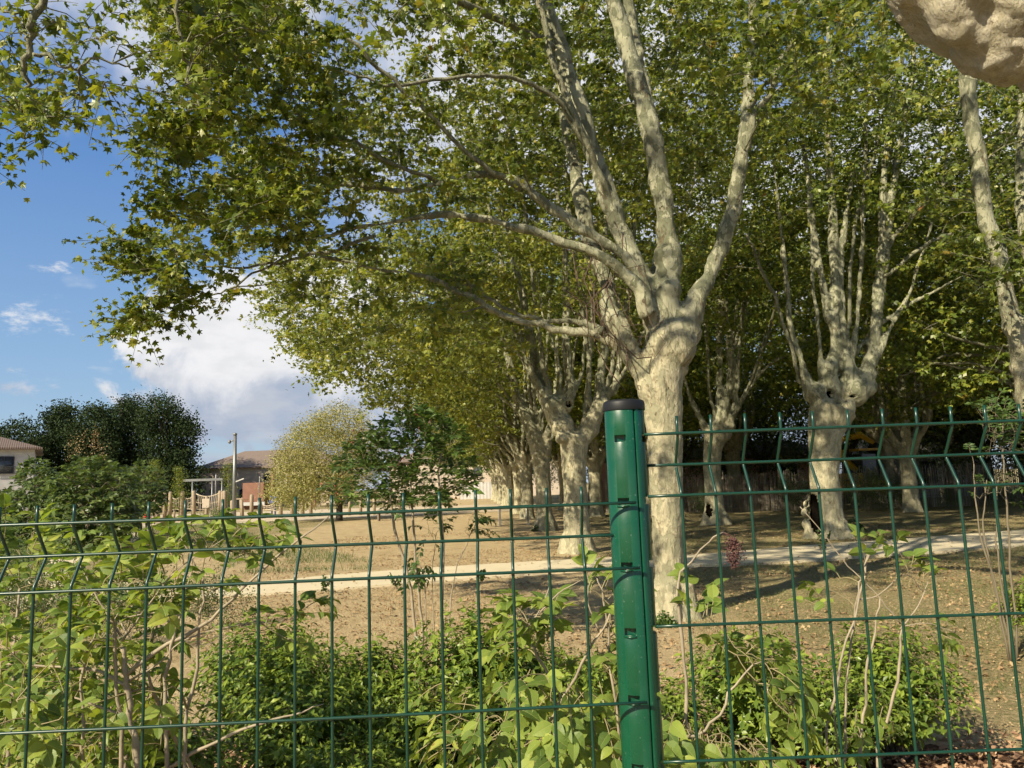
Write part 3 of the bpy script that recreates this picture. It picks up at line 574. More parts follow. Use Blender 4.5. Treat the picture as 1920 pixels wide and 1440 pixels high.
# ------------------------------------------------------------------ the plane trees
b = G(1262, 1158); mY = b[1]
main_tr = [(b[0], b[1], -0.1, 0.31)] + [tuple(x) for x in limb_from_px([(1260, 1125, 80, mY), (1255, 1040, 68, mY), (1251, 950, 70, mY), (1248, 860, 74, mY), (1243, 780, 84, mY), (1241, 720, 92, mY), (1243, 680, 96, mY)])]
Lp = limb_from_px
main_limbs = [
    Lp([(1238, 770, 66, mY), (1200, 695, 50, mY), (1160, 635, 50, mY), (1138, 590, 36, mY + .1), (1122, 520, 32, mY + .3), (1092, 430, 34, mY + .6), (1070, 330, 28, mY + .9), (1050, 200, 20, mY + 1.2), (1030, 60, 14, mY + 1.5)]),
    Lp([(1243, 690, 92, mY), (1247, 620, 84, mY), (1240, 560, 70, mY), (1246, 490, 54, mY), (1235, 380, 46, mY), (1215, 240, 46, mY), (1192, 130, 40, mY), (1152, -10, 36, mY), (1120, -200, 28, mY), (1090, -420, 12, mY)]),
    Lp([(1225, 600, 60, mY), (1205, 525, 46, mY + .1), (1168, 450, 44, mY + .2), (1130, 350, 42, mY + .3), (1090, 235, 40, mY + .4), (1055, 120, 38, mY + .5), (1012, 0, 34, mY + .5), (960, -160, 26, mY + .6), (900, -340, 12, mY + .6)]),
    Lp([(1258, 660, 70, mY), (1300, 590, 60, mY), (1330, 530, 36, mY), (1362, 460, 34, mY), (1384, 370, 32, mY), (1394, 270, 28, mY), (1400, 150, 24, mY), (1408, 0, 20, mY), (1420, -200, 12, mY)]),
    Lp([(1225, 560, 46, mY + .5), (1242, 470, 26, mY + .7), (1243, 350, 26, mY + .8), (1228, 210, 26, mY + .9), (1200, 70, 24, mY + 1), (1180, -80, 20, mY + 1), (1170, -300, 10, mY + 1)]),
    Lp([(1215, 600, 46, mY - .2), (1192, 545, 30, mY - .25), (1135, 497, 27, mY - .3), (1060, 462, 23, mY - .3), (985, 432, 20, mY - .4), (905, 412, 16, mY - .4), (820, 412, 14, mY - .5), (730, 428, 12, mY - .5), (640, 442, 9, mY - .6), (500, 470, 6, mY - .6)]),
    Lp([(1212, 560, 40, mY + .1), (1185, 495, 26, mY), (1110, 445, 24, mY), (1040, 402, 21, mY), (975, 355, 19, mY), (920, 332, 18, mY), (840, 342, 16, mY - .1), (750, 356, 13, mY - .1), (650, 345, 10, mY - .2), (520, 350, 5, mY - .2)]),
    Lp([(1190, 660, 40, mY + .1), (1120, 622, 20, mY), (1050, 612, 18, mY), (960, 590, 15, mY), (870, 545, 13, mY), (780, 512, 10, mY), (680, 500, 7, mY), (560, 470, 5, mY)]),
    Lp([(1130, 620, 22, mY), (1060, 600, 12, mY + .2), (990, 592, 9, mY + .3), (930, 560, 8, mY + .4), (850, 540, 6, mY + .5)]),
]
main_thin = [
    Lp([(1160, 470, 22, mY + .3), (1120, 330, 15, mY + .1), (1075, 230, 14, mY), (1040, 120, 14, mY), (1000, 0, 14, mY), (930, -160, 10, mY)]),
    Lp([(1385, 300, 16, mY), (1425, 200, 15, mY - .1), (1460, 110, 13, mY - .2), (1492, 30, 11, mY - .3), (1530, -100, 8, mY - .3)]),
    Lp([(1110, 290, 16, mY + .4), (1020, 185, 11, mY), (900, 160, 9, mY - .4), (760, 160, 8, mY - .8), (640, 130, 5, mY - 1)]),
    Lp([(1050, 100, 22, mY + .5), (930, 30, 18, mY), (820, -20, 14, mY - .6), (650, -40, 10, mY - 1.2), (450, -20, 7, mY - 1.8), (300, 60, 4, mY - 2.2)]),
    Lp([(975, 355, 14, mY), (850, 270, 10, mY - .4), (730, 160, 9, mY - .8), (620, 60, 7, mY - 1.2), (500, 20, 4, mY - 1.4)]),
    Lp([(820, 345, 10, mY - .1), (640, 270, 8, mY - .7), (520, 300, 7, mY - 1.0), (400, 350, 6, mY - 1.2), (300, 370, 3, mY - 1.4)]),
    Lp([(700, 440, 9, mY - .5), (540, 480, 7, mY - .6), (420, 500, 5, mY - .7), (300, 470, 3, mY - .8), (225, 445, 2, mY - .8)]),
    Lp([(540, 480, 6, mY - .6), (430, 540, 4, mY - .6), (330, 570, 3, mY - .6), (250, 605, 2, mY - .6)]),
]
rg = np.random.default_rng(3)
mc = np.concatenate([poly_clusters(rg, 170, [(960, -60), (1420, -60), (1400, 300), (1250, 330), (1000, 330)], mY + 2.6, mY + 6.0, -0.2),
    poly_clusters(rg, 200, [(255, -30), (1010, -30), (1000, 330), (700, 470), (520, 520), (500, 500), (330, 540), (300, 560), (320, 420), (250, 390), (250, 210), (330, 180)], mY - 1.2, mY + 2.0, -0.2),
    poly_clusters(rg, 95, [(255, -30), (620, -30), (640, 330), (520, 470), (330, 520), (320, 420), (250, 390), (250, 210), (330, 180)], mY - 2.6, mY - 1.0, -0.2),
    poly_clusters(rg, 14, [(205, 430), (330, 440), (340, 530), (230, 510)], mY - 1.5, mY - .4), poly_clusters(rg, 14, [(235, 600), (300, 560), (440, 510), (460, 545), (330, 590), (250, 618)], mY - 1.2, mY - .2),
    poly_clusters(rg, 24, [(520, 500), (900, 430), (1000, 560), (800, 640), (560, 600)], mY - .8, mY + 1.6, -0.1),
    poly_clusters(rg, 44, [(1000, -30), (1300, -30), (1330, 300), (1000, 330)], mY + .6, mY + 3.0, 0.0),
    poly_clusters(rg, 50, [(1290, -30), (1600, -30), (1560, 200), (1480, 330), (1300, 300)], mY + .3, mY + 3.0, -0.05), poly_clusters(rg, 22, [(1270, -30), (1700, -30), (1700, 200), (1450, 260), (1290, 180)], mY - 2.6, mY - .6, 0.0),
    ellipsoid_clusters(rg, 95, (0.3, mY, 9.8), (6.0, 4.0, 3.6), 0.6, 7.9)])
plane_tree('nearest mottled plane tree, trunk standing just right of the green post', 'plane trees of the left row', main_tr, main_limbs,
    [(P(1258, 645, mY - .06), (0.37, 0.33, 0.42)), (P(1282, 625, mY), (0.26, 0.26, 0.24)), (P(1272, 690, mY), 0.14), (P(1230, 600, mY - .02), 0.2), (P(1248, 480, mY), 0.19), (P(1288, 605, mY), 0.2), (P(1252, 545, mY - .05), 0.2), (P(1150, 600, mY), 0.17), (P(1212, 735, mY), 0.15), (P(1280, 655, mY), 0.12), (P(1228, 660, mY - .06), 0.17), (P(1140, 570, mY + .1), 0.14)],
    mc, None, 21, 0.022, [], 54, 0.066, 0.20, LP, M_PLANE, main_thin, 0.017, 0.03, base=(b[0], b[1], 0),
    wrinkle=0.007, vine=(Lp([(1215, 700, 1, mY - .1), (1165, 650, 1, mY - .1), (1130, 540, 1, mY + .0), (1112, 470, 1, mY + .2), (1100, 430, 1, mY + .4)]), 26))

# near tree whose swollen head hangs into the top right corner
nb = (3.42, 3.55)
ntr = [(nb[0], nb[1], -0.1, 0.42), (nb[0], nb[1], 0.5, 0.33), (nb[0], nb[1], 1.6, 0.30), (nb[0], nb[1], 2.7, 0.31), (nb[0] - .1, nb[1], 3.4, 0.36), (nb[0] - .5, nb[1], 3.85, 0.38)]
nh = [(P(1860, -12, 3.42), (0.36, 0.34, 0.33)), (P(1742, -28, 3.36), (0.18, 0.18, 0.18)), (P(1790, -22, 3.3), (0.2, 0.2, 0.22)), (P(1960, 10, 3.5), 0.34), (P(2060, 0, 3.52), 0.34), (P(1850, 70, 3.42), (0.16, 0.2, 0.17)), (P(1925, 95, 3.45), (0.24, 0.25, 0.14)), (P(1800, 45, 3.35), 0.12), (P(1700, -10, 3.36), .10), (P(1835, 60, 3.36), .12), (P(1890, 20, 3.3), .2), (P(1870, 100, 3.4), .12), (P(1915, 80, 3.36), .18)]
nl = [np.array([(2.9, 3.5, 3.7, 0.25), (2.2, 3.45, 4.05, 0.24), (1.7, 3.4, 5.0, 0.15), (0.9, 3.8, 6.6, 0.12), (-0.8, 4.3, 7.8, 0.08), (-2.2, 4.8, 7.2, 0.05), (-3.1, 5.2, 5.6, 0.035)]),
      np.array([(3.2, 3.5, 3.6, 0.3), (2.9, 3.5, 5.0, 0.16), (3.3, 3.2, 8.0, 0.12), (3.4, 3.0, 11.0, 0.05)]), np.array([(3.4, 3.5, 3.3, 0.3), (4.2, 4.4, 4.8, 0.15), (5.1, 5.0, 7.5, 0.1), (5.6, 5.4, 10.5, 0.04)]),
      np.array([(2.8, 3.4, 3.8, 0.24), (2.0, 2.2, 5.4, 0.13), (1.4, 1.0, 8.0, 0.09), (0.8, 0.0, 10.5, 0.03)])]
nthin = [np.array([*map(tuple, Lp([(180, -260, 22, 5.3), (110, -110, 19, 5.5), (85, 0, 17, 5.6), (62, 95, 14, 5.7), (35, 170, 9, 5.8), (45, 260, 5, 5.9)]))]),
         Lp([(62, 95, 9, 5.7), (130, 130, 6, 5.8), (170, 128, 5, 5.9), (260, 120, 3, 6.0)]), Lp([(62, 85, 9, 5.7), (10, 45, 6, 5.8), (-60, 20, 4, 5.9)]),
         Lp([(420, -260, 10, 5.2), (345, -60, 8, 5.4), (335, 80, 8, 5.5), (352, 150, 7, 5.6), (385, 230, 4, 5.7)])]
nthin.append(np.array([(-2.2, 4.8, 7.2, 0.05), tuple(Lp([(180, -260, 22, 5.3)])[0])])); nthin.append(np.array([(-0.8, 4.3, 7.8, 0.05), tuple(Lp([(420, -260, 12, 5.2)])[0])]))
rg = np.random.default_rng(4)
ncl = np.concatenate([poly_clusters(rg, 56, [(-140, -80), (440, -80), (450, 90), (330, 175), (230, 215), (150, 190), (90, 300), (60, 290), (-60, 300), (-140, 300)], 5.0, 7.0, -0.25), poly_clusters(rg, 16, [(300, -60), (450, -60), (460, 250), (370, 300), (300, 250)], 5.4, 6.6, -0.2),
    poly_clusters(rg, 10, [(440, -60), (1000, -60), (900, 60), (500, 120)], 5.0, 6.2, -0.1),
    ellipsoid_clusters(rg, 70, (-1.2, 4.8, 8.8), (2.8, 2.2, 1.7), 0.6), ellipsoid_clusters(rg, 50, (2.4, 3.2, 9.6), (5.6, 4.4, 3.4), 0.6, 7.0)])  # first clump here hangs above the view, added to dapple the main tree's limbs
plane_tree('plane tree whose swollen pale bark knob hangs in at the top right corner', None, ntr, nl, nh, ncl, None, 22, 0.018, [], 30, 0.064, 0.18, LP, M_PLANE, nthin, 0.03, 0.022, base=(nb[0], nb[1], 0), wrinkle=0.020, bark=M_BURL)

def px_trunk(bx, by, rows):
    bb = G(bx, by); Y = bb[1]; l = Lp([(x, y, w_, Y) for x, y, w_ in rows]); return bb, Y, [(bb[0], bb[1], -0.1, l[0][3] * 1.25)] + [tuple(q) for q in l]
# second tree of the left row: wide fork, cut stub between
b2, Y2, t2 = px_trunk(1083, 1036, [(1083, 1020, 66), (1080, 950, 55), (1077, 900, 52), (1076, 850, 60), (1078, 815, 70)])
q = lambda rows, Y: Lp([(r[0], r[1], r[2], Y + (r[3] if len(r) > 3 else 0)) for r in rows])
l2 = [q([(1074, 840, 50), (1050, 795, 44), (1028, 755, 40), (1012, 720, 26, .2), (998, 660, 22, .3), (985, 590, 20, .4), (965, 500, 15, .5), (940, 380, 10, .6)], Y2), q([(1084, 835, 46), (1108, 795, 38), (1128, 755, 34), (1128, 700, 22), (1134, 630, 19), (1130, 520, 16), (1140, 380, 12), (1145, 240, 6)], Y2),
      q([(1050, 770, 30), (1066, 740, 20), (1062, 690, 14), (1060, 610, 13), (1053, 480, 12), (1040, 330, 8)], Y2), q([(1040, 770, 26), (1050, 720, 11), (1038, 650, 10), (1022, 600, 8), (1000, 480, 6)], Y2), q([(1120, 770, 26), (1150, 725, 20), (1170, 640, 15), (1180, 500, 12), (1200, 330, 8)], Y2),
      q([(1028, 760, 28), (1000, 700, 12), (975, 640, 9), (930, 560, 7), (860, 470, 5)], Y2), q([(1060, 770, 20), (1085, 700, 10), (1100, 600, 9), (1095, 480, 7)], Y2), q([(1010, 730, 16), (960, 660, 9), (890, 600, 7), (800, 560, 5), (700, 520, 3)], Y2)]
l2 += [q(a_, Y2) for a_ in ([(1062, 740, 16), (1066, 660, 11), (1066, 500, 10), (1076, 300, 8), (1088, 60, 5)], [(1112, 770, 18), (1112, 700, 11), (1118, 500, 10), (1128, 250, 8), (1142, 0, 5)], [(1020, 735, 18), (1000, 700, 11), (960, 540, 10), (905, 330, 9), (850, 130, 7), (800, -20, 5)],
    [(1030, 745, 16), (1018, 690, 10), (1002, 540, 9), (975, 330, 8), (930, 120, 6), (890, 0, 4)], [(1128, 755, 16), (1148, 690, 10), (1160, 560, 9), (1215, 300, 7), (1260, 100, 5)], [(1100, 780, 14), (1098, 700, 9), (1088, 560, 8), (1062, 360, 7), (1030, 150, 5)], [(1132, 750, 14), (1170, 700, 9), (1240, 560, 8), (1290, 380, 6), (1320, 200, 4)])]
rg = np.random.default_rng(5)
c2 = np.concatenate([poly_clusters(rg, 170, [(850, -60), (1420, -60), (1400, 380), (900, 360)], Y2 - 2, Y2 + 4, -0.15), poly_clusters(rg, 250, [(500, 480), (760, 440), (960, 420), (980, 640), (880, 730), (700, 700), (560, 690), (530, 620), (490, 560)], Y2 - 4, Y2 + 4, -0.3), poly_clusters(rg, 160, [(700, 300), (1300, 200), (1250, 560), (1000, 560), (760, 460)], Y2 - 3, Y2 + 4, -0.15), ellipsoid_clusters(rg, 340, (0.2, Y2, 8.6), (6.0, 4.5, 4.2), 0.5, 5.2, 2.0)])
plane_tree('plane tree with a wide cream fork, trunk just left of the green post', 'plane trees of the left row', t2, l2, [(P(1035, 760, Y2), 0.30), (P(1055, 800, Y2), 0.36), (P(1105, 805, Y2), 0.28), (P(1052, 822, Y2 - .3), 0.16), (P(1128, 757, Y2), 0.26), (P(1066, 752, Y2), 0.15), (P(1020, 735, Y2), 0.2)],
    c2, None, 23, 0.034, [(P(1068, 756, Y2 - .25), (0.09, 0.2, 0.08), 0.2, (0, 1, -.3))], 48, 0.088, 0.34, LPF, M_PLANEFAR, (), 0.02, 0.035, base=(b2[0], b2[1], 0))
# third
b3, Y3, t3 = px_trunk(1023, 995, [(1023, 985, 44), (1020, 950, 36), (1018, 900, 35), (1014, 865, 40)])
l3 = [q([(1015, 880, 34), (1003, 830, 34), (985, 785, 26), (968, 740, 20), (952, 660, 14), (938, 560, 10), (915, 470, 6)], Y3), q([(1016, 870, 30), (1012, 820, 22), (1005, 760, 14), (1000, 660, 11), (990, 500, 8)], Y3), q([(1018, 870, 26), (1032, 820, 18), (1040, 750, 12), (1045, 620, 9)], Y3),
      q([(990, 800, 18), (965, 770, 10), (925, 740, 8), (870, 710, 6), (800, 690, 4)], Y3), q([(975, 750, 12), (945, 700, 8), (890, 640, 6), (820, 600, 4)], Y3), q([(985, 785, 16), (980, 720, 9), (975, 600, 8)], Y3), q([(1000, 830, 16), (1020, 770, 10), (1018, 680, 8), (1010, 560, 6)], Y3)]
l3 += [q(a_, Y3) for a_ in ([(990, 790, 14), (972, 730, 8), (930, 560, 7), (880, 360, 6), (845, 180, 5)], [(1000, 800, 12), (992, 720, 7), (965, 540, 7), (925, 330, 6), (900, 150, 4)], [(1010, 830, 12), (1024, 760, 7), (1035, 600, 7), (1050, 420, 5), (1060, 250, 4)], [(1030, 830, 12), (1062, 770, 7), (1075, 640, 6), (1100, 480, 5)], [(985, 785, 10), (950, 740, 6), (860, 600, 6), (780, 440, 5), (720, 330, 3)])]
rg = np.random.default_rng(6)
c3 = np.concatenate([poly_clusters(rg, 150, [(800, -60), (1400, -60), (1400, 380), (800, 380)], Y3 - 3, Y3 + 4, -0.2), poly_clusters(rg, 260, [(560, 600), (900, 560), (960, 700), (880, 800), (740, 790), (700, 760), (600, 725)], Y3 - 5, Y3 + 5, -0.3), ellipsoid_clusters(rg, 330, (0.2, Y3, 8.6), (6.2, 4.8, 4.6), 0.5, 4.6, 2.0)])
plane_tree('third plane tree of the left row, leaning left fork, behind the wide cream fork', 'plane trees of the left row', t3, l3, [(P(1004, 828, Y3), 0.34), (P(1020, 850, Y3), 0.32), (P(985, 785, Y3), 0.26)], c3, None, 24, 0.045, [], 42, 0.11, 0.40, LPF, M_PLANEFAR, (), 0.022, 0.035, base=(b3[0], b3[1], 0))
# right row: second one, with the big hollow
br, Yr, tr_ = px_trunk(1553, 1008, [(1553, 990, 84), (1549, 950, 68), (1546, 900, 64), (1546, 850, 66), (1550, 800, 80), (1562, 765, 100)])
lr = [q([(1550, 760, 60), (1522, 740, 40), (1505, 700, 18), (1490, 650, 15), (1476, 570, 13), (1466, 450, 10), (1450, 300, 6)], Yr), q([(1555, 740, 50), (1552, 700, 40), (1566, 650, 26), (1566, 560, 22), (1563, 420, 21), (1556, 290, 17), (1550, 150, 13), (1556, 0, 9)], Yr),
      q([(1590, 730, 50), (1590, 690, 34), (1573, 630, 24), (1550, 580, 20), (1535, 500, 15), (1520, 380, 10), (1500, 250, 6)], Yr), q([(1600, 740, 60), (1622, 710, 44), (1634, 660, 27), (1642, 580, 23), (1650, 470, 20), (1658, 330, 16), (1682, 170, 14), (1702, 40, 10)], Yr),
      q([(1615, 720, 36), (1640, 640, 20), (1658, 520, 19), (1668, 420, 19), (1686, 290, 17), (1706, 150, 14), (1722, 30, 10)], Yr, ), q([(1600, 700, 24), (1604, 670, 12), (1655, 610, 11), (1702, 575, 9), (1770, 535, 7), (1845, 493, 5)], Yr), q([(1580, 700, 26), (1582, 640, 18), (1580, 560, 16), (1582, 430, 13), (1600, 300, 8)], Yr),
      q([(1660, 480, 12), (1690, 430, 10), (1740, 370, 8), (1800, 320, 5)], Yr), q([(1650, 520, 10), (1700, 480, 9), (1760, 440, 7), (1850, 415, 5)], Yr)]
lr += [q(a_, Yr) for a_ in ([(1590, 700, 20), (1600, 640, 12), (1612, 500, 11), (1618, 330, 9), (1630, 120, 6)], [(1548, 720, 20), (1535, 650, 11), (1522, 500, 10), (1512, 330, 8), (1505, 120, 5)], [(1622, 710, 18), (1662, 630, 11), (1720, 500, 9), (1765, 350, 8), (1800, 180, 5)], [(1520, 735, 14), (1498, 690, 9), (1450, 560, 8), (1400, 440, 6)], [(1585, 700, 14), (1585, 600, 9), (1600, 420, 8), (1650, 250, 6)])]
rg = np.random.default_rng(7)
cr2 = np.concatenate([poly_clusters(rg, 380, [(1400, -30), (1900, -30), (1900, 520), (1700, 480), (1500, 520), (1400, 400)], Yr + .6, Yr + 6, -0.1), poly_clusters(rg, 30, [(1440, -30), (1800, -30), (1800, 250), (1440, 300)], Yr - 3, Yr, -0.05), ellipsoid_clusters(rg, 360, (8.0, Yr, 10.5), (6, 4.6, 4.0), 0.5, 6.5, 1.8)])
plane_tree('plane tree with a tall dark hollow at its foot and a lumpy forked head', 'plane trees of the right row', tr_, lr, [(P(1512, 944, Yr), 0.11), (P(1509, 962, Yr), 0.13), (P(1512, 982, Yr), 0.14), (P(1517, 930, Yr), 0.10), (P(1520, 1000, Yr - .1), .16), (P(1528, 736, Yr), 0.36), (P(1600, 736, Yr), 0.47), (P(1626, 726, Yr), 0.31), (P(1588, 765, Yr - .2), 0.28), (P(1556, 745, Yr), 0.3), (P(1600, 705, Yr), 0.28), (P(1515, 725, Yr), 0.2)],
    cr2, None, 25, 0.034, [(P(1531, 958, Yr - .36), (0.15, 0.5, 0.62), 0.36, (.35, 1, 0)), (P(1558, 738, Yr - .3), (0.08, 0.3, 0.12), 0.26, (0, 1, 0)), (P(1603, 742, Yr - .4), (0.10, 0.3, 0.035), 0.12, (0, 1, 0))], 46, 0.09, 0.34, LPF, M_PLANE, (), 0.024, 0.035, base=(br[0], br[1], 0))
bq, Yq, tq = px_trunk(1342, 983, [(1342, 975, 56), (1340, 950, 44), (1336, 900, 38), (1336, 850, 40), (1342, 810, 54)])
lq = [q([(1335, 820, 34), (1318, 790, 16), (1300, 755, 12), (1288, 720, 9), (1280, 650, 6)], Yq), q([(1342, 820, 40), (1352, 775, 24), (1368, 715, 18), (1372, 650, 16), (1366, 590, 12), (1367, 480, 9), (1375, 330, 5)], Yq), q([(1371, 655, 12), (1385, 620, 10), (1400, 570, 9), (1407, 490, 8), (1415, 360, 5)], Yq),
      q([(1350, 820, 30), (1368, 790, 16), (1380, 740, 12), (1388, 650, 10), (1396, 540, 7)], Yq), q([(1355, 810, 24), (1378, 780, 13), (1408, 725, 11), (1440, 690, 9), (1480, 665, 6)], Yq), q([(1340, 815, 26), (1343, 740, 11), (1345, 600, 9), (1350, 450, 6)], Yq), q([(1360, 800, 20), (1390, 750, 11), (1420, 690, 8), (1440, 600, 5)], Yq), q([(1345, 815, 24), (1352, 720, 8), (1353, 560, 8), (1360, 420, 5)], Yq)]
lq += [q(a_, Yq) for a_ in ([(1350, 810, 14), (1360, 730, 8), (1385, 560, 7), (1380, 380, 6), (1378, 220, 4)], [(1340, 815, 12), (1330, 740, 7), (1322, 600, 7), (1318, 450, 5)], [(1362, 805, 12), (1395, 760, 7), (1440, 640, 6), (1465, 520, 5)])]
rg = np.random.default_rng(8)
cq = np.concatenate([poly_clusters(rg, 110, [(1290, 420), (1500, 400), (1480, 560), (1300, 560)], Yq - 4, Yq + 4, -0.1), ellipsoid_clusters(rg, 420, (7.6, Yq, 9.6), (6.2, 4.8, 5.0), 0.5, 5.4, 2.0)])
plane_tree('plane tree of the right row with a small oval hollow low on its slim trunk', 'plane trees of the right row', tq, lq, [(P(1335, 810, Yq), 0.36), (P(1355, 812, Yq), 0.38), (P(1368, 800, Yq), 0.28)], cq, None, 26, 0.045, [(P(1331, 955, Yq - .38), (0.12, 0.4, 0.28), 0.25, (.1, 1, 0))], 42, 0.11, 0.40, LPF, M_PLANE, (), 0.024, 0.035, base=(bq[0], bq[1], 0))
# nearest of the right row: trunk outside the frame, limb at the right edge
bY = 10.3; bx = 8.9
tn = [(bx, bY, -0.1, 0.42), (bx, bY, 0.5, 0.34), (bx, bY, 1.6, 0.3), (bx, bY, 2.6, 0.42)]
ln = [np.array([(bx, bY, 2.4, 0.34), *map(tuple, Lp([(1965, 770, 62, bY), (1925, 690, 42, bY), (1903, 615, 38, bY), (1882, 545, 36, bY), (1850, 430, 36, bY), (1828, 300, 36, bY), (1808, 150, 34, bY), (1790, 0, 30, bY), (1770, -200, 20, bY)]))]),
      np.array([(bx, bY, 2.5, 0.32), *map(tuple, Lp([(1990, 700, 44, bY + .3), (1950, 520, 32, bY + .3), (1925, 380, 30, bY + .4), (1917, 200, 28, bY + .4), (1905, 0, 22, bY + .4), (1900, -240, 12, bY)]))]),
      np.array([(bx, bY, 2.5, 0.3), (bx + .5, bY + .2, 3.6, 0.17), (bx + 1.5, bY, 6, 0.12), (bx + 2.2, bY, 10, 0.05)]), np.array([(bx, bY, 2.5, 0.3), (bx + .3, bY - .5, 3.8, 0.15), (bx + .4, bY - 1.6, 7, 0.1), (bx, bY - 2.2, 10, 0.04)])]
rg = np.random.default_rng(9)
cn = np.concatenate([poly_clusters(rg, 44, [(1700, 150), (1990, 100), (1990, 620), (1800, 560), (1720, 400)], bY - 1.5, bY + 4, -0.1), poly_clusters(rg, 26, [(1480, -40), (1760, -40), (1760, 200), (1500, 200)], bY - 2, bY + 2, 0), ellipsoid_clusters(rg, 90, (8.6, bY, 10.0), (5.5, 4.4, 3.6), 0.5, 7.0)])
plane_tree('plane tree at the right edge, only its pale knobbly limb rising into view', 'plane trees of the right row', tn, ln, [(P(1903, 612, bY), 0.2), (P(1915, 640, bY), 0.17), (P(1975, 770, bY), 0.3)], cn, None, 27, 0.034, [], 38, 0.072, 0.26, LP, M_PLANE, (), 0.02, 0.035, base=(bx, bY, 0))

# the rest: three generic builds, copied down the rows with their own turn and scale
GA = generic_tree(31, M_PLANEFAR); GB = generic_tree(32, M_PLANEFAR, crown_c=(-0.9, 0.4, 7.8), zc=2.9); GC = generic_tree(33, M_PLANE, nl=12, crown_c=(0, 0, 8.4), r=0.33, zmin=3.6)
first = {}
def put_tree(src, x, y, rz, sc, label, group):
    o = src if src.name not in first else copy_tree(src); first[src.name] = 1
    o.location = (x, y, 0); o.rotation_euler = (0, 0, rz); o.scale = (sc, sc, sc * 1.0); tag(o, label, 'tree', group)
g4 = G(989, 972); A = 'plane trees of the left row'
put_tree(GA, g4[0], g4[1], 0.15, 1.0, 'fourth plane tree of the left row, sunlit trunk behind the pair of near forks', A)
put_tree(GB, 0.15, 43.5, -0.3, 1.0, 'fifth plane tree of the left row, trunk beside the grey bench table', A)
put_tree(GA, -0.4, 52, 0.5, 0.98, 'sixth plane tree of the left row, slim by distance', A)
put_tree(GB, -0.85, 60.5, 0.25, 1.0, 'seventh plane tree of the left row, fourth from its far end', A)
put_tree(GA, -1.3, 69, -0.2, 1.02, 'eighth plane tree of the left row, third from its far end', A)
put_tree(GB, -1.9, 78, 0.6, 1.0, 'last but one plane tree at the far end of the left row', A)
put_tree(GA, -2.5, 88, 0.1, 1.0, 'farthest plane tree of the left row, beside the white fence', A)
A = 'plane trees of the right row'; g5 = G(1120, 968)
put_tree(GC, g5[0], g5[1], 2.4, 0.95, 'shaded plane tree seen right behind the top of the green post', A)
put_tree(GC, 2.9, 46, 1.0, 1.0, 'dark plane trunk in the shade between the second and third left row trees', A)
put_tree(GC, 6.3, 36, 4.0, 1.0, 'plane tree hidden behind the nearest mottled trunk', A)
put_tree(GC, 5.4, 50, 0.7, 1.0, 'far plane tree of the right row in deep shade', A)
A = 'plane trees at the back on the right'
for x, y, rz, sc, lb in ((15.2, 21.5, 0.4, 1.0, 'shaded plane tree at the right back nearest the path'), (15.7, 30.5, 2.0, 0.95, 'shaded plane tree in front of the reed screen, right of the yellow digger'), (18.5, 38, 3.3, 1.25, 'tall plane tree behind the reed screen near the yellow digger'), (12.0, 42, 5.0, 1.2, 'tall plane tree behind the pink building'),
                         (25, 36, 1.2, 1.25, 'tall plane tree behind the screen by the pale house'), (24, 26, 4.4, 1.1, 'shaded plane tree at the far right behind the reeds'), (8.5, 58, 1.9, 1.3, 'far plane tree closing the gap between the two rows'), (31, 34, 0.2, 1.3, 'rightmost plane tree beyond the reed screen')):
    put_tree(GC, x, y, rz, sc, lb, A)

M_BERRY = simple('dry_berries', (0.085, 0.035, 0.03), 0.7, sc=60, var=0.5)
# ------------------------------------------------------------------ green welded-wire fence
def fence_panel(label, wires, ztop, rails, x0, x1, Yf):
    """wires: x positions at plane; Yf(x) = distance of the panel plane; the middle rail of each fold is pushed 28 mm away"""
    root = empty('wire_fence_panel', ((x0 + x1) / 2, Yf((x0 + x1) / 2), 0)); tag(root, label, 'fence panel', 'green wire fence panels')
    o = np.array([(x0 + x1) / 2, Yf((x0 + x1) / 2), 0]); folds = [ztop - 0.05, ztop - 0.75]
    def dy(z):
        d = 0
        for f in folds:
            k = abs(z - f); d = max(d, 0.029 * max(0.0, 1 - max(0, k - 0.003) / 0.038))
        return d
    zs = sorted(set(np.round(np.concatenate([[ztop + 0.028, ztop + 0.012, ztop - 0.1]] + [f + np.array([-0.056, -0.050, -0.046, -0.042, -0.034, -0.018, -0.006, 0, 0.006, 0.018, 0.034, 0.042, 0.046, 0.050]) for f in folds] + [np.linspace(ztop - 0.6, ztop - 0.15, 4), np.linspace(0.06, ztop - 0.85, 6)]), 4)), reverse=True)
    r = np.random.default_rng(int(ztop * 1000))
    for x in wires:
        m = MB(); e = r.normal(size=2) * 0.0006; p = np.array([(x + e[0], Yf(x) + dy(z) + 0.0046 + 0.0007 * math.sin(z * 9 + x * 7) * (z < ztop - .15), z) for z in zs]) - o
        k = 3; pp = p.copy(); pp[1:-1, 1] = (p[:-2, 1] + 2 * p[1:-1, 1] + p[2:, 1]) / 4
        m.tube(pp, 0.0024, 8); m.build('upright_wire', M_WIRE, root)
    for z in rails:
        m = MB(); n = 24; xs = np.linspace(x0, x1, n); p = np.array([(x, Yf(x) + dy(z), z + 0.0006 * math.sin(x * 5 + z * 40)) for x in xs]) - o
        m.tube(p, 0.0024, 8); m.build('cross_wire', M_WIRE, root)
    return root
ZL, ZR = 1.566, 1.674
YfL = lambda x: 1.200 + 0.045 * (x - 0.12) ; YfR = lambda x: 1.222
pl0 = P(1090, 925, 1.201)[0]; wl = [pl0 - 0.0555 * k for k in range(26)]
fence_panel('left green wire mesh panel, its top level with the lower slots of the post', wl, ZL, [ZL, ZL - .05, ZL - .1, ZL - .3, ZL - .5, ZL - .7, ZL - .75, ZL - .8, ZL - 1.0, ZL - 1.2], wl[-1] - 0.02, P(1196, 1000, 1.203)[0], YfL)
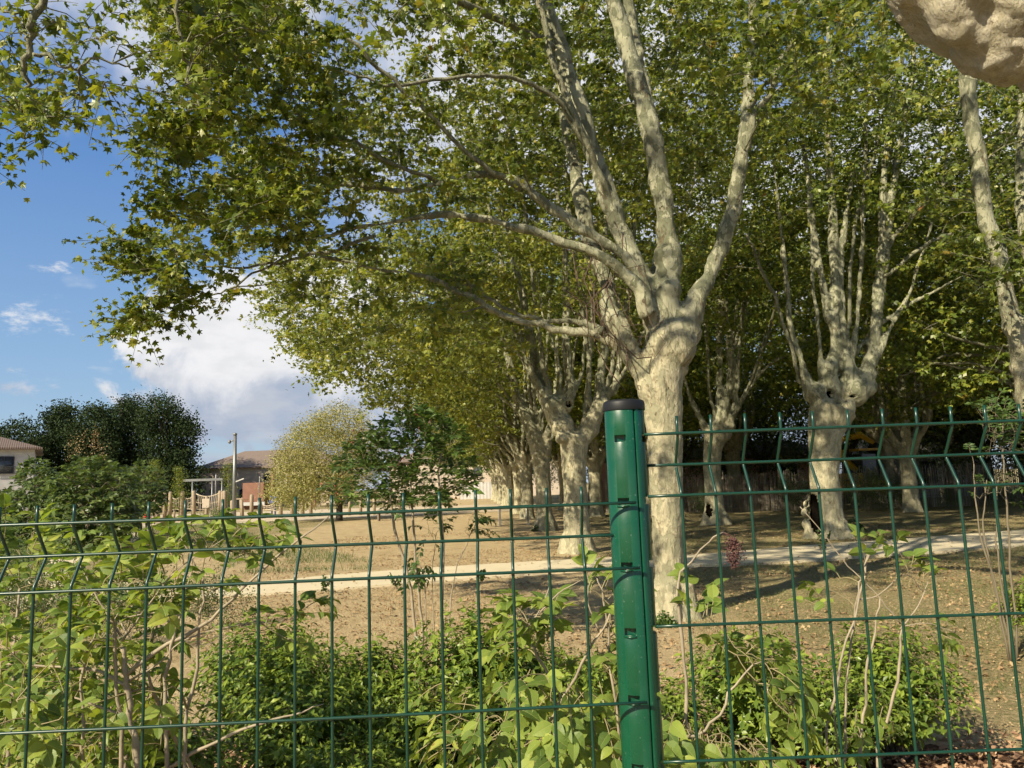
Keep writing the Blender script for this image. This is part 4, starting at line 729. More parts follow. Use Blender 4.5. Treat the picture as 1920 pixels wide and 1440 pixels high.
pr0 = P(1271, 812, 1.222)[0]; wr = [pr0 + 0.0555 * k for k in range(18)]
fence_panel('right green wire mesh panel, mounted one step higher than the left one', wr, ZR, [ZR, ZR - .05, ZR - .1, ZR - .3, ZR - .5, ZR - .7, ZR - .75, ZR - .8, ZR - 1.0], P(1213, 900, 1.222)[0], wr[-1] + 0.02, YfR)
pc = P(1177, 900, 1.243); px_, py_ = pc[0], pc[1]
post = empty('fence_post', (px_, py_, 0)); tag(post, 'dark green steel fence post with slots and a black cap', 'fence post')
prof = []
for a in list(range(0, 284, 6)) + [285, 288, 289.5, 291, 292.5, 294, 297, 302, 308, 313, 317, 322, 328, 334, 340, 346, 352]:
    t_ = math.radians(a); rr = 0.0325; x = math.cos(t_) * rr; y = math.sin(t_) * rr * 0.95
    if a in (289.5, 291, 292.5): x *= 0.86; y *= 0.86
    elif a in (288, 294): x *= 0.985; y *= 0.985
    if a in (313, 317, 322): x *= 0.93; y *= 0.93
    prof.append((x, y))
ZT = 1.722
def prism(poly, z0, z1, nz=2):
    m = MB(); n = len(poly); zz = np.linspace(z0, z1, nz)
    v = np.array([(x, y, z) for z in zz for x, y in poly]); f = [(i * n + j, i * n + (j + 1) % n, (i + 1) * n + (j + 1) % n, (i + 1) * n + j) for i in range(nz - 1) for j in range(n)]
    m.add(v, f); me = m.mesh('tmp', M_POST, False); bm = bmesh.new(); bm.from_mesh(me); bm.verts.ensure_lookup_table()
    bm.faces.new([bm.verts[j] for j in range(n)][::-1]); bm.faces.new([bm.verts[(nz - 1) * n + j] for j in range(n)]); bm.normal_update(); bm.to_mesh(me); bm.free(); return me
pm = prism(prof, -0.1, ZT - 0.006); po = bpy.data.objects.new('post_body', pm); C.objects.link(po)
cut = MB()
for k in range(16):
    z = ZT - 0.054 - 0.1 * k
    cut.box((-0.0125, -0.029, z), (0.017, 0.022, 0.011)); cut.box((0.0305, -0.012, z), (0.012, 0.05, 0.012))
co = cut.build('cut', M_POST); bmn = bmesh.new(); bmn.from_mesh(co.data); bmesh.ops.recalc_face_normals(bmn, faces=bmn.faces); bmn.to_mesh(co.data); bmn.free()
md = po.modifiers.new('b', 'BOOLEAN'); md.object = co; md.operation = 'DIFFERENCE'; md.solver = 'EXACT'
bv = po.modifiers.new('v', 'BEVEL'); bv.width = 0.0012; bv.segments = 2; bv.limit_method = 'ANGLE'; bv.angle_limit = math.radians(35)
dg = bpy.context.evaluated_depsgraph_get(); dg.update(); nm = bpy.data.meshes.new_from_object(po.evaluated_get(dg)); bpy.data.objects.remove(po); bpy.data.objects.remove(co)
for p_ in nm.polygons: p_.use_smooth = True
try: nm.set_sharp_from_angle(angle=math.radians(28))
except Exception: pass
nm.name = 'post_body'; po = bpy.data.objects.new('post_body', nm); C.objects.link(po); po.parent = post
for k in range(1, 16):    # pressed lips below each slot
    z = ZT - 0.054 - 0.1 * k; m = MB(); m.tube([(-0.0225, -0.0240, z - 0.0072), (-0.013, -0.0302, z - 0.0078), (-0.004, -0.0310, z - 0.0072)], [0.0014, 0.0019, 0.0014], 8); m.build('slot_lip', M_POST, post)
m = MB(); rs = [(0.0338, ZT - 0.0075), (0.0342, ZT - 0.006), (0.0342, ZT + 0.004), (0.0330, ZT + 0.0075), (0.0295, ZT + 0.0095), (0.015, ZT + 0.0105), (0.0005, ZT + 0.0108)]
ang = np.arange(40) * 2 * math.pi / 40; v = np.array([(math.cos(a) * r_, math.sin(a) * r_ * .96, z) for r_, z in rs for a in ang]); m.add(v, [(i * 40 + j, i * 40 + (j + 1) % 40, (i + 1) * 40 + (j + 1) % 40, (i + 1) * 40 + j) for i in range(len(rs) - 1) for j in range(40)])
m.build('cap', M_CAP, post)

# ------------------------------------------------------------------ shrubs behind the fence
def leaf_groups(mb, pos, outdir, rng, n_pair, rach, lsz, tpl, droop=0.35, stalk=None, mi=0):
    """compound leaves: pairs of leaflets and an end one along a bent stalk"""
    for p, a in zip(pos, outdir):
        a = a + rng.normal(size=3) * 0.35; a /= np.linalg.norm(a); L_ = rach * rng.uniform(0.7, 1.2); u = np.linspace(0, 1, 5)[:, None]
        pts = p + a * L_ * u + np.array([0, 0, -1.0]) * droop * L_ * u ** 2
        if stalk is not None: stalk.tube(pts, np.linspace(0.0018, 0.001, 5), 4, cap=False)
        side = np.cross(a, [0, 0, 1.0]); side /= np.linalg.norm(side) + 1e-6; d = pts[-1] - pts[-2]; d /= np.linalg.norm(d); nrm0 = np.cross(side, d)
        if nrm0[2] < 0: nrm0 = -nrm0
        P_, N_, T_ = [pts[-1]], [nrm0], [d]
        for k in range(n_pair):
            f = 1 - (k + 0.6) / (n_pair + 0.4) * 0.8; q_ = pts[0] + (pts[-1] - pts[0]) * f; q_ = np.array([np.interp(f, u[:, 0], pts[:, j]) for j in range(3)])
            for s_ in (-1, 1): P_.append(q_); N_.append(nrm0 + side * s_ * -0.15); T_.append(side * s_ + d * 0.55 + np.array([0, 0, -0.25]))
        n = len(P_); N_ = np.array(N_) + rng.normal(size=(n, 3)) * 0.28; T_ = np.array(T_) + rng.normal(size=(n, 3)) * 0.18
        put_leaves(mb, tpl, np.array(P_), N_, T_, lsz * rng.uniform(0.7, 1.25, n), mi, curl=rng.uniform(0.3, 1.9, n))
def leafy_shrub(label, base, stems, clusters, seed, n_pair=2, rach=0.09, lsz=0.047, tpl=LO, mat=None, stem_mat=None, name='leafy_shrub', cat='shrub', group=None, maxr=0.006, pods=None, stalks=True, droop=0.35, minr=0.0018):
    rng = np.random.default_rng(seed); base = np.array(base, float); root = empty(name, base); tag(root, label, cat, group)
    st = MB(); nodes, nr = [], []
    for s_ in stems:
        a = np.asarray(s_, float) - np.array([*base, 0]); q_ = cr(a, 18); q_[:, :3] += smoothwalk(rng, 18, 0.02 * np.linalg.norm(a[-1, :3] - a[0, :3])); st.tube(q_[:, :3], q_[:, 3] * (1 + 0.08 * rng.normal(size=18)), 8); nodes.append(q_[5:, :3]); nr.append(q_[5:, 3])
    cl = clusters - base; tw = MB(); alln, _ = grow(rng, np.concatenate(nodes), np.concatenate(nr), cl, tw, maxr, nodes_n=5, minr=minr, tpen=0.0, up_pen=0.3)
    ctr = np.concatenate(nodes).mean(0); out = cl - ctr; out /= np.linalg.norm(out, axis=1)[:, None]; out += np.array([0, 0, 0.25])
    lf = MB(); leaf_groups(lf, cl, out, rng, n_pair, rach, lsz, tpl, droop, tw if stalks else None)
    so_ = st.build('stems', stem_mat or M_STEM, root); join_into(so_, tw, stem_mat if stem_mat is M_TWIG else M_GTWIG); lo_ = lf.build('leaves', mat or M_ELDER, root, smooth=False)
    if pods is not None:
        pm_ = MB(); foliage(pm_, pods - base, rng, 34, 0.05, 0.028, LQ, 0.2, 1.4); join_into(lo_, pm_, M_PODS)
    return root
def stems_px(rows, Y): return [Lp([(a, b_, w_, Y + (e if e else 0)) for a, b_, w_, e in [(*r, 0)[:4] if len(r) == 3 else r for r in s_]]) for s_ in rows]
def below(s_, n=1):  # carry a stem from its lowest seen point down to the soil
    a = np.asarray(s_); p = a[0]; foot = np.array([p[0] + 0.02, p[1] + 0.03, 0.0, p[3] * 1.1]); return np.vstack([foot, a])
Y = 2.5
sa = [below(s_) for s_ in stems_px([[(262, 1440, 17), (247, 1350, 15), (238, 1270, 13), (230, 1215, 12)], [(229, 1440, 11), (226, 1300, 9), (224, 1190, 7), (222, 1150, 3)], [(165, 1435, 8), (165, 1330, 7), (167, 1240, 6), (181, 1172, 3)],
    [(310, 1435, 9), (315, 1330, 9), (322, 1240, 8), (328, 1185, 7)], [(352, 1440, 9), (362, 1300, 8), (370, 1180, 6), (372, 1090, 4), (345, 1020, 2)]], Y)]
sa += stems_px([[(238, 1268, 10), (300, 1226, 9), (380, 1168, 8), (450, 1100, 6), (520, 1036, 5), (617, 968, 3)], [(240, 1285, 9), (195, 1262, 8), (120, 1249, 6), (10, 1245, 4)], [(243, 1363, 9), (215, 1338, 7), (140, 1308, 4)], [(326, 1190, 7), (300, 1150, 4), (230, 1160, 3)],
    [(326, 1190, 7), (345, 1120, 4), (360, 1060, 2), (340, 1010, 2)], [(226, 1190, 6), (180, 1110, 4), (150, 1060, 3)], [(228, 1200, 5), (265, 1150, 4), (340, 1065, 3), (420, 1010, 2)], [(244, 1275, 6), (300, 1240, 4), (360, 1190, 3), (480, 1165, 2)], [(320, 1442, 8), (400, 1392, 7), (480, 1355, 6), (560, 1335, 4), (607, 1320, 2)]], Y)
rg = np.random.default_rng(41)
ca = np.concatenate([poly_clusters(rg, 120, [(150, 1080), (250, 1010), (400, 980), (520, 975), (530, 1030), (430, 1090), (330, 1170), (250, 1200), (120, 1200)], 2.1, 2.9, -0.2), poly_clusters(rg, 60, [(60, 1150), (260, 1180), (420, 1260), (400, 1400), (60, 1440)], 2.2, 2.9, 0), poly_clusters(rg, 9, [(480, 1130), (600, 1120), (560, 1200), (440, 1190)], 2.3, 2.7, -1)])
leafy_shrub('tall pale-stemmed shrub behind the left mesh panel, its thick stems forking low', (*P(247, 1400, Y)[:2], 0), sa, ca, 42)
sb = []
rb_ = np.random.default_rng(43)
for k in range(9):
    x = rb_.uniform(-3.2, -1.2); y = rb_.uniform(2.9, 4.0); h = rb_.uniform(1.0, 1.45); sb.append(np.array([(x, y, 0, 0.011), (x + rb_.normal() * .08, y, h * .5, 0.009), (x + rb_.normal() * .25, y + rb_.normal() * .2, h, 0.004)]))
cb = np.concatenate([poly_clusters(rb_, 400, [(-60, 985), (60, 960), (140, 1000), (200, 1060), (330, 1110), (300, 1250), (200, 1440), (-60, 1440)], 2.7, 3.9, -0.25), poly_clusters(rb_, 40, [(-60, 1200), (140, 1210), (140, 1440), (-60, 1440)], 1.9, 2.6, -0.25)])
leafy_shrub('dense yellow-green shrub filling the lower left corner behind the mesh', (-2.1, 3.4, 0), sb, cb, 44)
Y = 2.35
sc_ = [below(s_) for s_ in stems_px([[(1100, 1440, 10), (1060, 1350, 8), (1032, 1280, 7), (990, 1205, 6)], [(985, 1440, 7), (1010, 1370, 6), (1080, 1265, 6), (1122, 1185, 5), (1160, 1120, 3)], [(905, 1440, 6), (900, 1390, 5), (902, 1330, 4)], [(1160, 1440, 7), (1152, 1250, 6), (1140, 1150, 5), (1118, 1080, 3)]], Y)]
sc_ += stems_px([[(990, 1205, 6), (985, 1185, 5), (1008, 1152, 4), (1030, 1105, 3), (1030, 1050, 2)], [(1012, 1150, 4), (1050, 1110, 3), (1090, 1088, 2)], [(1122, 1185, 4), (1100, 1120, 3), (1120, 1060, 2)]], Y)
rg = np.random.default_rng(45)
cc = np.concatenate([poly_clusters(rg, 34, [(960, 1130), (1040, 1120), (1060, 1200), (960, 1240)], 2.2, 2.5, -1), poly_clusters(rg, 40, [(1090, 1070), (1165, 1080), (1170, 1280), (1100, 1260)], 2.2, 2.6, -1), poly_clusters(rg, 130, [(830, 1280), (1000, 1250), (1170, 1230), (1180, 1440), (780, 1440)], 2.0, 2.7, -0.2)])
leafy_shrub('broad-leaved yellow-green shrub just left of the green post', (*P(1060, 1400, Y)[:2], 0), sc_, cc, 46)
Y = 2.2
sd_ = [below(s_) for s_ in stems_px([[(1292, 1440, 10), (1286, 1320, 8), (1280, 1220, 8), (1277, 1120, 7), (1290, 1070, 5), (1322, 1030, 4), (1356, 998, 3)], [(1262, 1440, 8), (1310, 1385, 7), (1360, 1310, 6), (1430, 1240, 3)]], Y)]
rg = np.random.default_rng(47)
cdx = np.concatenate([poly_clusters(rg, 75, [(1250, 1330), (1330, 1360), (1420, 1380), (1470, 1440), (1250, 1440)], 1.9, 2.3, -1), poly_clusters(rg, 66, [(1330, 1200), (1440, 1210), (1500, 1290), (1480, 1350), (1400, 1260)], 2.1, 2.6, -1), poly_clusters(rg, 6, [(1285, 1110), (1345, 1120), (1340, 1170), (1290, 1160)], 2.15, 2.35, -1)])
rs_ = leafy_shrub('broad-leaved shrub just right of the green post, bearing a hanging red-brown seed cluster', (*P(1290, 1400, Y)[:2], 0), sd_, cdx, 48)
m = MB(); bb = np.array([*P(1290, 1400, Y)[:2], 0]); top = P(1357, 998, Y)
for k in range(5): a = cr([top, P(1358 + k * 5, 1008, Y), P(1364 + k * 5, 1030, Y), P(1368 + k * 4, 1050, Y)], 6) - bb; m.tube(a, 0.0008, 4)
for k in range(420):
    u = rs_ and rb_.uniform(); w_ = 0.021 * math.sin(math.pi * min(1, u * .85 + .12)) ; c0 = P(1376, 1012 + u * 52, Y) - bb; m.ball(c0 + rb_.normal(size=3) * w_ * .6, 0.0026, 6)
m.build('seed_cluster', M_BERRY, rs_)
Y = 2.8
se = [below(s_) for s_ in stems_px([[(1552, 1440, 6), (1562, 1310, 6), (1590, 1190, 5), (1620, 1060, 5), (1644, 1030, 3)], [(1582, 1440, 6), (1592, 1270, 5), (1606, 1120, 5), (1626, 1075, 3)], [(1613, 1440, 7), (1622, 1300, 6), (1634, 1190, 5), (1650, 1120, 3)], [(1640, 1430, 8), (1660, 1340, 7), (1680, 1230, 6), (1692, 1178, 4)], [(1560, 1420, 4), (1558, 1300, 3), (1562, 1200, 2)]], Y)]
se += stems_px([[(1690, 1170, 4), (1640, 1110, 3), (1590, 1060, 3), (1500, 950, 2)], [(1606, 1125, 4), (1650, 1115, 3), (1700, 1078, 2), (1730, 1110, 2)], [(1688, 1180, 4), (1720, 1140, 3), (1740, 1090, 2)], [(1620, 1060, 3), (1650, 1010, 2), (1680, 1030, 2)], [(1692, 1175, 3), (1740, 1170, 2), (1790, 1185, 2)]], Y)
rg = np.random.default_rng(49)
ce = np.concatenate([poly_clusters(rg, 9, [(1610, 1010), (1680, 1010), (1690, 1040), (1620, 1060)], 2.7, 2.9, -1), poly_clusters(rg, 7, [(1520, 1085), (1580, 1080), (1570, 1130), (1530, 1140)], 2.7, 2.9, -1), poly_clusters(rg, 9, [(1700, 1050), (1740, 1050), (1730, 1100), (1690, 1080)], 2.7, 2.9, -1), poly_clusters(rg, 9, [(1720, 1170), (1770, 1170), (1760, 1200), (1730, 1195)], 2.7, 2.9, -1), poly_clusters(rg, 12, [(1530, 1340), (1690, 1300), (1680, 1400), (1560, 1410)], 2.6, 2.9, -1)])
leafy_shrub('thin bare-stemmed shrub with few leaves behind the right mesh panel', (*P(1610, 1400, Y)[:2], 0), se, ce, 50, 1, 0.06, 0.045, maxr=0.003)

def low_bush(seed, h=0.68, r=0.46, nshoot=210):
    rng = np.random.default_rng(seed); root = empty('low_bush'); lf = MB(); tw = MB(); PP, NN, TT, SZ = [], [], [], []
    for k in range(nshoot):
        a = rng.uniform(0, 2 * math.pi); e = rng.uniform(0.0, 1.0) ** 0.6; tipv = np.array([math.cos(a) * r * e, math.sin(a) * r * e, h * (0.45 + 0.6 * math.sqrt(max(0, 1 - e * e))) * rng.uniform(0.75, 1.12)])
        b0 = np.array([math.cos(a) * 0.06, math.sin(a) * 0.06, 0]); mid = tipv * np.array([0.45, 0.45, 0.62]); q_ = cr([b0, mid, tipv], 14); tw.tube(q_[::2], np.linspace(0.003, 0.001, 7), 4, cap=False)
        t_ = np.gradient(q_, axis=0); t_ /= np.linalg.norm(t_, axis=1)[:, None]
        for i_ in range(4, 14):
            for s_ in range(2):
                ph = i_ * 1.57 + s_ * math.pi + rng.normal() * 0.4; u1 = np.cross(t_[i_], [0.3, 0.1, 1]); u1 /= np.linalg.norm(u1); u2 = np.cross(t_[i_], u1); o_ = u1 * math.cos(ph) + u2 * math.sin(ph)
                PP.append(q_[i_]); TT.append(o_ + t_[i_] * 0.55 + np.array([0, 0, 0.1])); NN.append(t_[i_] + np.array([0, 0, 0.6]) + rng.normal(size=3) * 0.35); SZ.append(rng.uniform(0.036, 0.066))
        PP.append(q_[-1]); TT.append(t_[-1] * 1.0); NN.append(rng.normal(size=3)); SZ.append(0.035)
    put_leaves(lf, LS, np.array(PP), np.array(NN), np.array(TT), np.array(SZ)); tw.build('twigs', M_TWIG, root); lf.build('leaves', M_BUSH, root, smooth=False); return root
BA, BB = low_bush(61), low_bush(62, 0.62, 0.5, 230)
usedb = set()
for k, (src, x, y, s, rz, lb) in enumerate([(BA, 2.06, 4.45, 0.95, 0.3, 'round glossy green bush among bare stems behind the right mesh panel'), (BB, 1.30, 4.5, 1.0, 1.1, 'glossy green bush half hidden by broad leaves right of the green post'), (BA, -0.28, 4.75, 1.12, 2.2, 'tallest glossy bush in front of the bare soil left of the post'),
        (BB, -0.92, 4.85, 0.95, 3.0, 'glossy bush at the foot of the thin young tree stems'), (BA, -1.62, 4.9, 1.08, 4.1, 'glossy bush behind the long slanting branch on the left'), (BB, -1.12, 4.0, 0.92, 0.7, 'low glossy bush near the bottom edge left of centre'), (BA, -0.5, 3.95, 0.85, 1.9, 'low glossy bush directly in front of the tallest one'),
        (BB, 0.42, 4.7, 0.8, 5.2, 'small glossy bush behind the broad leaves left of the post'), (BA, -1.65, 3.55, 0.85, 5.5, 'glossy bush behind the thick pale stems at lower left'), (BB, -2.75, 4.4, 1.1, 2.6, 'glossy bush deep in the lower left corner'), (BA, 0.75, 4.25, 0.7, 3.3, 'small glossy bush seen beside the foot of the post'), (BB, 4.55, 6.7, 0.95, 0.9, 'glossy bush cut by the right edge beside thin brown stems'), (BA, -2.3, 3.4, 0.7, 0.1, 'low glossy bush at bottom left among fallen leaves'), (BB, -0.15, 4.0, .85, 4.4, 'low glossy bush left of centre near the broad yellow-green leaves'), (BA, 0.2, 3.55, .7, 2.9, 'lowest glossy bush under the broad leaves left of the post'), (BB, -0.75, 3.35, .75, 1.4, 'low glossy bush touching the bottom edge left of centre'), (BA, -1.3, 4.5, 1.0, .9, 'glossy bush filling the gap between its two left neighbours'), (BB, .1, 5.1, .8, 2.2, 'farther glossy bush at the edge of the bare soil'), (BA, 1.65, 4.15, .75, 5.0, 'low glossy bush between the two round ones on the right')]):
    o = src if src.name not in usedb else copy_tree(src); usedb.add(src.name); o.location = (x, y, 0.03); o.rotation_euler = (0, 0, rz); o.scale = (s, s, s); tag(o, lb, 'bush', 'glossy bushes in the planting bed')

# young trees with feathery leaves
Y = 7.4
LQ2 = leaf_ovate(1, 0.27, 0.15, 0.2)
b0 = G(790, 1225); Y = b0[1]
sf = stems_px([[(785, 1228, 8), (772, 1120, 7), (757, 1045, 6), (737, 960, 6), (735, 880, 4), (720, 830, 2)], [(794, 1230, 7), (788, 1100, 6), (778, 970, 5), (776, 870, 4), (790, 800, 2)], [(826, 1185, 7), (830, 1080, 6), (828, 960, 6), (826, 870, 4), (840, 800, 2)], [(832, 1190, 4), (852, 1080, 3), (880, 1010, 2), (895, 975, 1.5)], [(812, 1190, 3), (816, 1060, 2), (818, 1000, 1.5)], [(800, 1190, 3), (798, 1100, 3), (783, 1050, 2)]], Y)
for s_ in sf: s_[0][2] = 0.0
rg = np.random.default_rng(51)
cf = np.concatenate([poly_clusters(rg, 480, [(625, 925), (660, 850), (720, 800), (790, 775), (850, 800), (880, 870), (885, 925), (800, 962), (720, 955), (650, 945)], Y - .7, Y + .7, -0.25), poly_clusters(rg, 9, [(790, 975), (830, 975), (830, 1000), (800, 1005)], Y - .1, Y + .1, -1), poly_clusters(rg, 12, [(868, 960), (910, 965), (905, 1000), (870, 1000)], Y - .1, Y + .1, -1), poly_clusters(rg, 9, [(770, 1035), (800, 1035), (795, 1075), (775, 1075)], Y - .1, Y + .1, -1)])
podp = np.array([P(790, 778, Y), P(787, 790, Y), P(670, 828, Y), P(755, 860, Y), P(845, 925, Y), P(625, 918, Y)])
leafy_shrub('young tree with feathery dark green leaves on thin pale stems, left of centre', (b0[0], b0[1], 0), sf, cf, 52, 4, 0.17, 0.072, LQ2, M_KOEL, M_STEM, 'young_tree', 'young tree', None, 0.008, podp, True, 0.3)
for k, (bx_, by_, poly, n, lb, ls) in enumerate([(45, 1022, [(-60, 1010), (-50, 935), (15, 925), (36, 880), (70, 862), (105, 885), (120, 950), (90, 1010)], 620, 'feathery young tree at the left edge in front of the pale house', 0.19), (172, 1028, [(95, 985), (105, 900), (150, 862), (205, 862), (240, 900), (250, 970), (215, 1015), (150, 1030)], 760, 'broad feathery young tree reaching down to the lawn, left of the side path', 0.19), (262, 1005, [(215, 960), (225, 890), (262, 872), (300, 885), (306, 925), (285, 955)], 360, 'small feathery young tree beside the rope posts of the playground', 0.18)]):
    b0 = G(bx_, by_); Y = b0[1] * 0.97; rg = np.random.default_rng(70 + k)
    ss_ = []
    for j in range(5):
        xx = bx_ + rg.uniform(-10, 10); tx = bx_ + rg.uniform(-60, 60); s_ = Lp([(xx, by_, 4, Y), (xx + (tx - xx) * .3, by_ - 60, 3.5, Y), (tx, min(q_[1] for q_ in poly) + 40, 1.5, Y + rg.uniform(-1, 1))]); s_[0][2] = 0; ss_.append(s_)
    pods = np.array([P(x, y, Y) for x, y in [(130, 846), (142, 835), (156, 828), (172, 842), (180, 830), (188, 850), (196, 862), (148, 850), (178, 818)]]) if k == 1 else None
    leafy_shrub(lb, (b0[0], Y, 0), ss_, poly_clusters(rg, n, poly, Y - 1.6, Y + 1.6, -0.3), 75 + k, 4, 0.34, ls, LQ2, M_KOEL2, M_TWIG, 'young_tree', 'young tree', None, 0.02, None, False, 0.4, 0.008)
    if k == 1:
        r_ = [o for o in C.objects if o.name.startswith('young_tree')][-1]; m = MB(); bbs = np.array([b0[0], Y, 0])
        for p_ in pods: foliage(m, np.array([p_ - bbs + np.array([0, 0, z]) for z in np.linspace(-0.25, 0.35, 6)]), rg, 8, 0.06, 0.05, LQ, 0.3, 1.4)
        join_into([c_ for c_ in r_.children if c_.name.startswith('leaves')][0], m, M_DRY)
# thin brown-stemmed shrub at the right edge
Y = 6.6
sg = stems_px([[(1892, 1145, 6), (1862, 1080, 5), (1838, 1010, 4), (1830, 930, 3), (1826, 870, 2)], [(1885, 1150, 5), (1872, 1060, 4), (1868, 980, 3), (1872, 900, 2)], [(1900, 1150, 6), (1896, 1060, 5), (1885, 960, 4), (1875, 850, 3), (1880, 790, 2)], [(1880, 1150, 5), (1850, 1040, 4), (1842, 960, 3), (1850, 900, 2)]], Y)
for s_ in sg: s_[0][2] = 0
rg = np.random.default_rng(55); cg = np.concatenate([poly_clusters(rg, 80, [(1820, 760), (1960, 740), (1960, 860), (1850, 840)], Y - .4, Y + .5, -0.3), poly_clusters(rg, 14, [(1800, 840), (1900, 850), (1900, 960), (1830, 950)], Y - .4, Y + .5, -0.3)])
leafy_shrub('feathery-leaved sapling on thin brown stems at the right edge', (*G(1890, 1148)[:2], 0), sg, cg, 56, 4, 0.15, 0.05, LQ2, M_KOEL, M_TWIG, 'young_tree', 'young tree', None, 0.005)

# ------------------------------------------------------------------ trees in the distance
def far_tree(name, label, cat, group, base, polys, nper, Ydep, mat, per, size, spread, seed, bark=None, r0=0.3, fork=0.35):
    rng = np.random.default_rng(seed); base = np.array(base); root = empty(name, base); tag(root, label, cat, group); st = MB()
    cl = np.concatenate([poly_clusters(rng, nper, p_, base[1] - Ydep, base[1] + Ydep, -0.12) for p_ in polys]) - base; c = cl.mean(0); top = cl[:, 2].max(); nodes = []; nr = []
    tr_ = cr([(0, 0, -.1, r0 * 1.3), (0, 0, top * fork * .5, r0), (c[0] * .3, 0, top * fork, r0 * .85)], 8); st.tube(tr_[:, :3], tr_[:, 3], 10); nodes.append(tr_[4:, :3]); nr.append(tr_[4:, 3])
    for k in range(6):
        q_ = cl[rng.integers(len(cl))]; a = cr([(*tr_[-1, :3], r0 * .6), (*(tr_[-1, :3] * .5 + q_ * .5 + np.array([0, 0, .3])), r0 * .35), (*q_, r0 * .1)], 10); st.tube(a[:, :3], a[:, 3], 7); nodes.append(a[:, :3]); nr.append(a[:, 3])
    so_ = st.build('trunk', bark or M_DARKBARK, root); tw = MB(); grow(rng, np.concatenate(nodes), np.concatenate(nr), cl, tw, r0 * .2, minr=0.012); join_into(so_, tw, bark or M_DARKBARK)
    lf = MB(); foliage(lf, cl, rng, per, spread, size, LQ, 0.6, 0.75); lf.build('crown', mat, root, smooth=False); return root
yt = G(636, 976)
far_tree('yellowing_tree', 'round yellowing tree with pale small leaves in front of the playground', 'tree', None, (yt[0], yt[1], 0), [[(500, 905), (528, 835), (575, 780), (640, 762), (700, 788), (712, 850), (690, 905), (640, 935), (570, 950), (512, 940)]], 460, 2.4, M_YELLOW, 100, 0.085, 0.32, 81, r0=0.16, fork=0.3)
D = 84
for k, (bxp, poly, n, lb) in enumerate([(30, [(-60, 870), (-50, 815), (0, 800), (50, 792), (76, 815), (80, 870), (40, 900)], 150, 'lowest dark tree behind the pale house roof'), (118, [(72, 930), (84, 820), (95, 775), (125, 758), (142, 790), (150, 860), (140, 940)], 210, 'leftmost of the four tall dark trees'), (180, [(138, 940), (140, 800), (165, 762), (190, 768), (215, 800), (220, 940)], 220, 'second from left of the tall dark trees'),
        (240, [(200, 940), (205, 800), (225, 755), (243, 744), (262, 765), (275, 850), (270, 950)], 240, 'third tall dark tree, with the pointed crown top'), (320, [(262, 950), (268, 780), (285, 746), (312, 748), (345, 775), (372, 812), (352, 850), (372, 880), (368, 940), (330, 950)], 330, 'tallest dark tree, standing rightmost of the dark clump')]):
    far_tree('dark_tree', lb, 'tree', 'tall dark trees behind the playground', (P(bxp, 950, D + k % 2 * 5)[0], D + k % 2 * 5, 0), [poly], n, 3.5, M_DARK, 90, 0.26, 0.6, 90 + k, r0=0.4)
def small_conic(label, x, y, ztop, w_, seed, mat):
    rng = np.random.default_rng(seed); root = empty('young_tree', (x, y, 0)); tag(root, label, 'young tree'); st = MB(); st.tube([(0, 0, 0), (0.02, 0, ztop * .5), (0, 0, ztop * .98)], [0.04, 0.03, 0.01], 6); st.build('stem', M_TWIG, root)
    cl = np.array([(rng.normal() * w_ * (1 - u * .8), rng.normal() * w_ * (1 - u * .8), 0.8 + u * (ztop - .8)) for u in rng.uniform(0, 1, 90)]); lf = MB(); foliage(lf, cl, rng, 26, 0.16, 0.07, LQ); lf.build('crown', mat, root, smooth=False)
small_conic('slim upright young tree left of the steel swing frame', P(337, 900, 50)[0], 50, 3.5, 0.28, 101, M_PLANE)
small_conic('slim young tree with staked trunk near the log beam', P(292, 900, 46)[0], 46, 3.8, 0.35, 102, M_PLANE)
small_conic('thin young tree beside the tall lamp post', P(428, 900, 56)[0], 56, 3.9, 0.5, 103, M_PLANE)

# broad low trees closing the view behind the reed screen
def broad_tree(seed):
    rng = np.random.default_rng(seed); root = empty('broadleaf_tree'); st = MB(); nodes, nr = [], []
    tr_ = cr([(0, 0, -.1, .3), (0, 0, 1.5, .22), (0, 0, 2.5, .2)], 6); st.tube(tr_[:, :3], tr_[:, 3], 10); nodes.append(tr_[3:, :3]); nr.append(tr_[3:, 3])
    for k in range(7): a = k * .9; q_ = cr([(0, 0, 2.2, .12), (math.cos(a), math.sin(a), 3.8, .08), (math.cos(a) * 2.2, math.sin(a) * 2.2, 6, .03)], 9); st.tube(q_[:, :3], q_[:, 3], 6); nodes.append(q_[:, :3]); nr.append(q_[:, 3])
    cl = ellipsoid_clusters(rng, 420, (0, 0, 4.8), (3.6, 3.2, 4.0), 0.45, 1.1); grow(rng, np.concatenate(nodes), np.concatenate(nr), cl, st, .04, minr=.01); st.build('trunk', M_DARKBARK, root)
    lf = MB(); foliage(lf, cl, rng, 34, 0.36, 0.13, LQ); lf.build('crown', M_KOEL2, root, smooth=False); return root
WA, WB = broad_tree(111), broad_tree(112); useb = set()
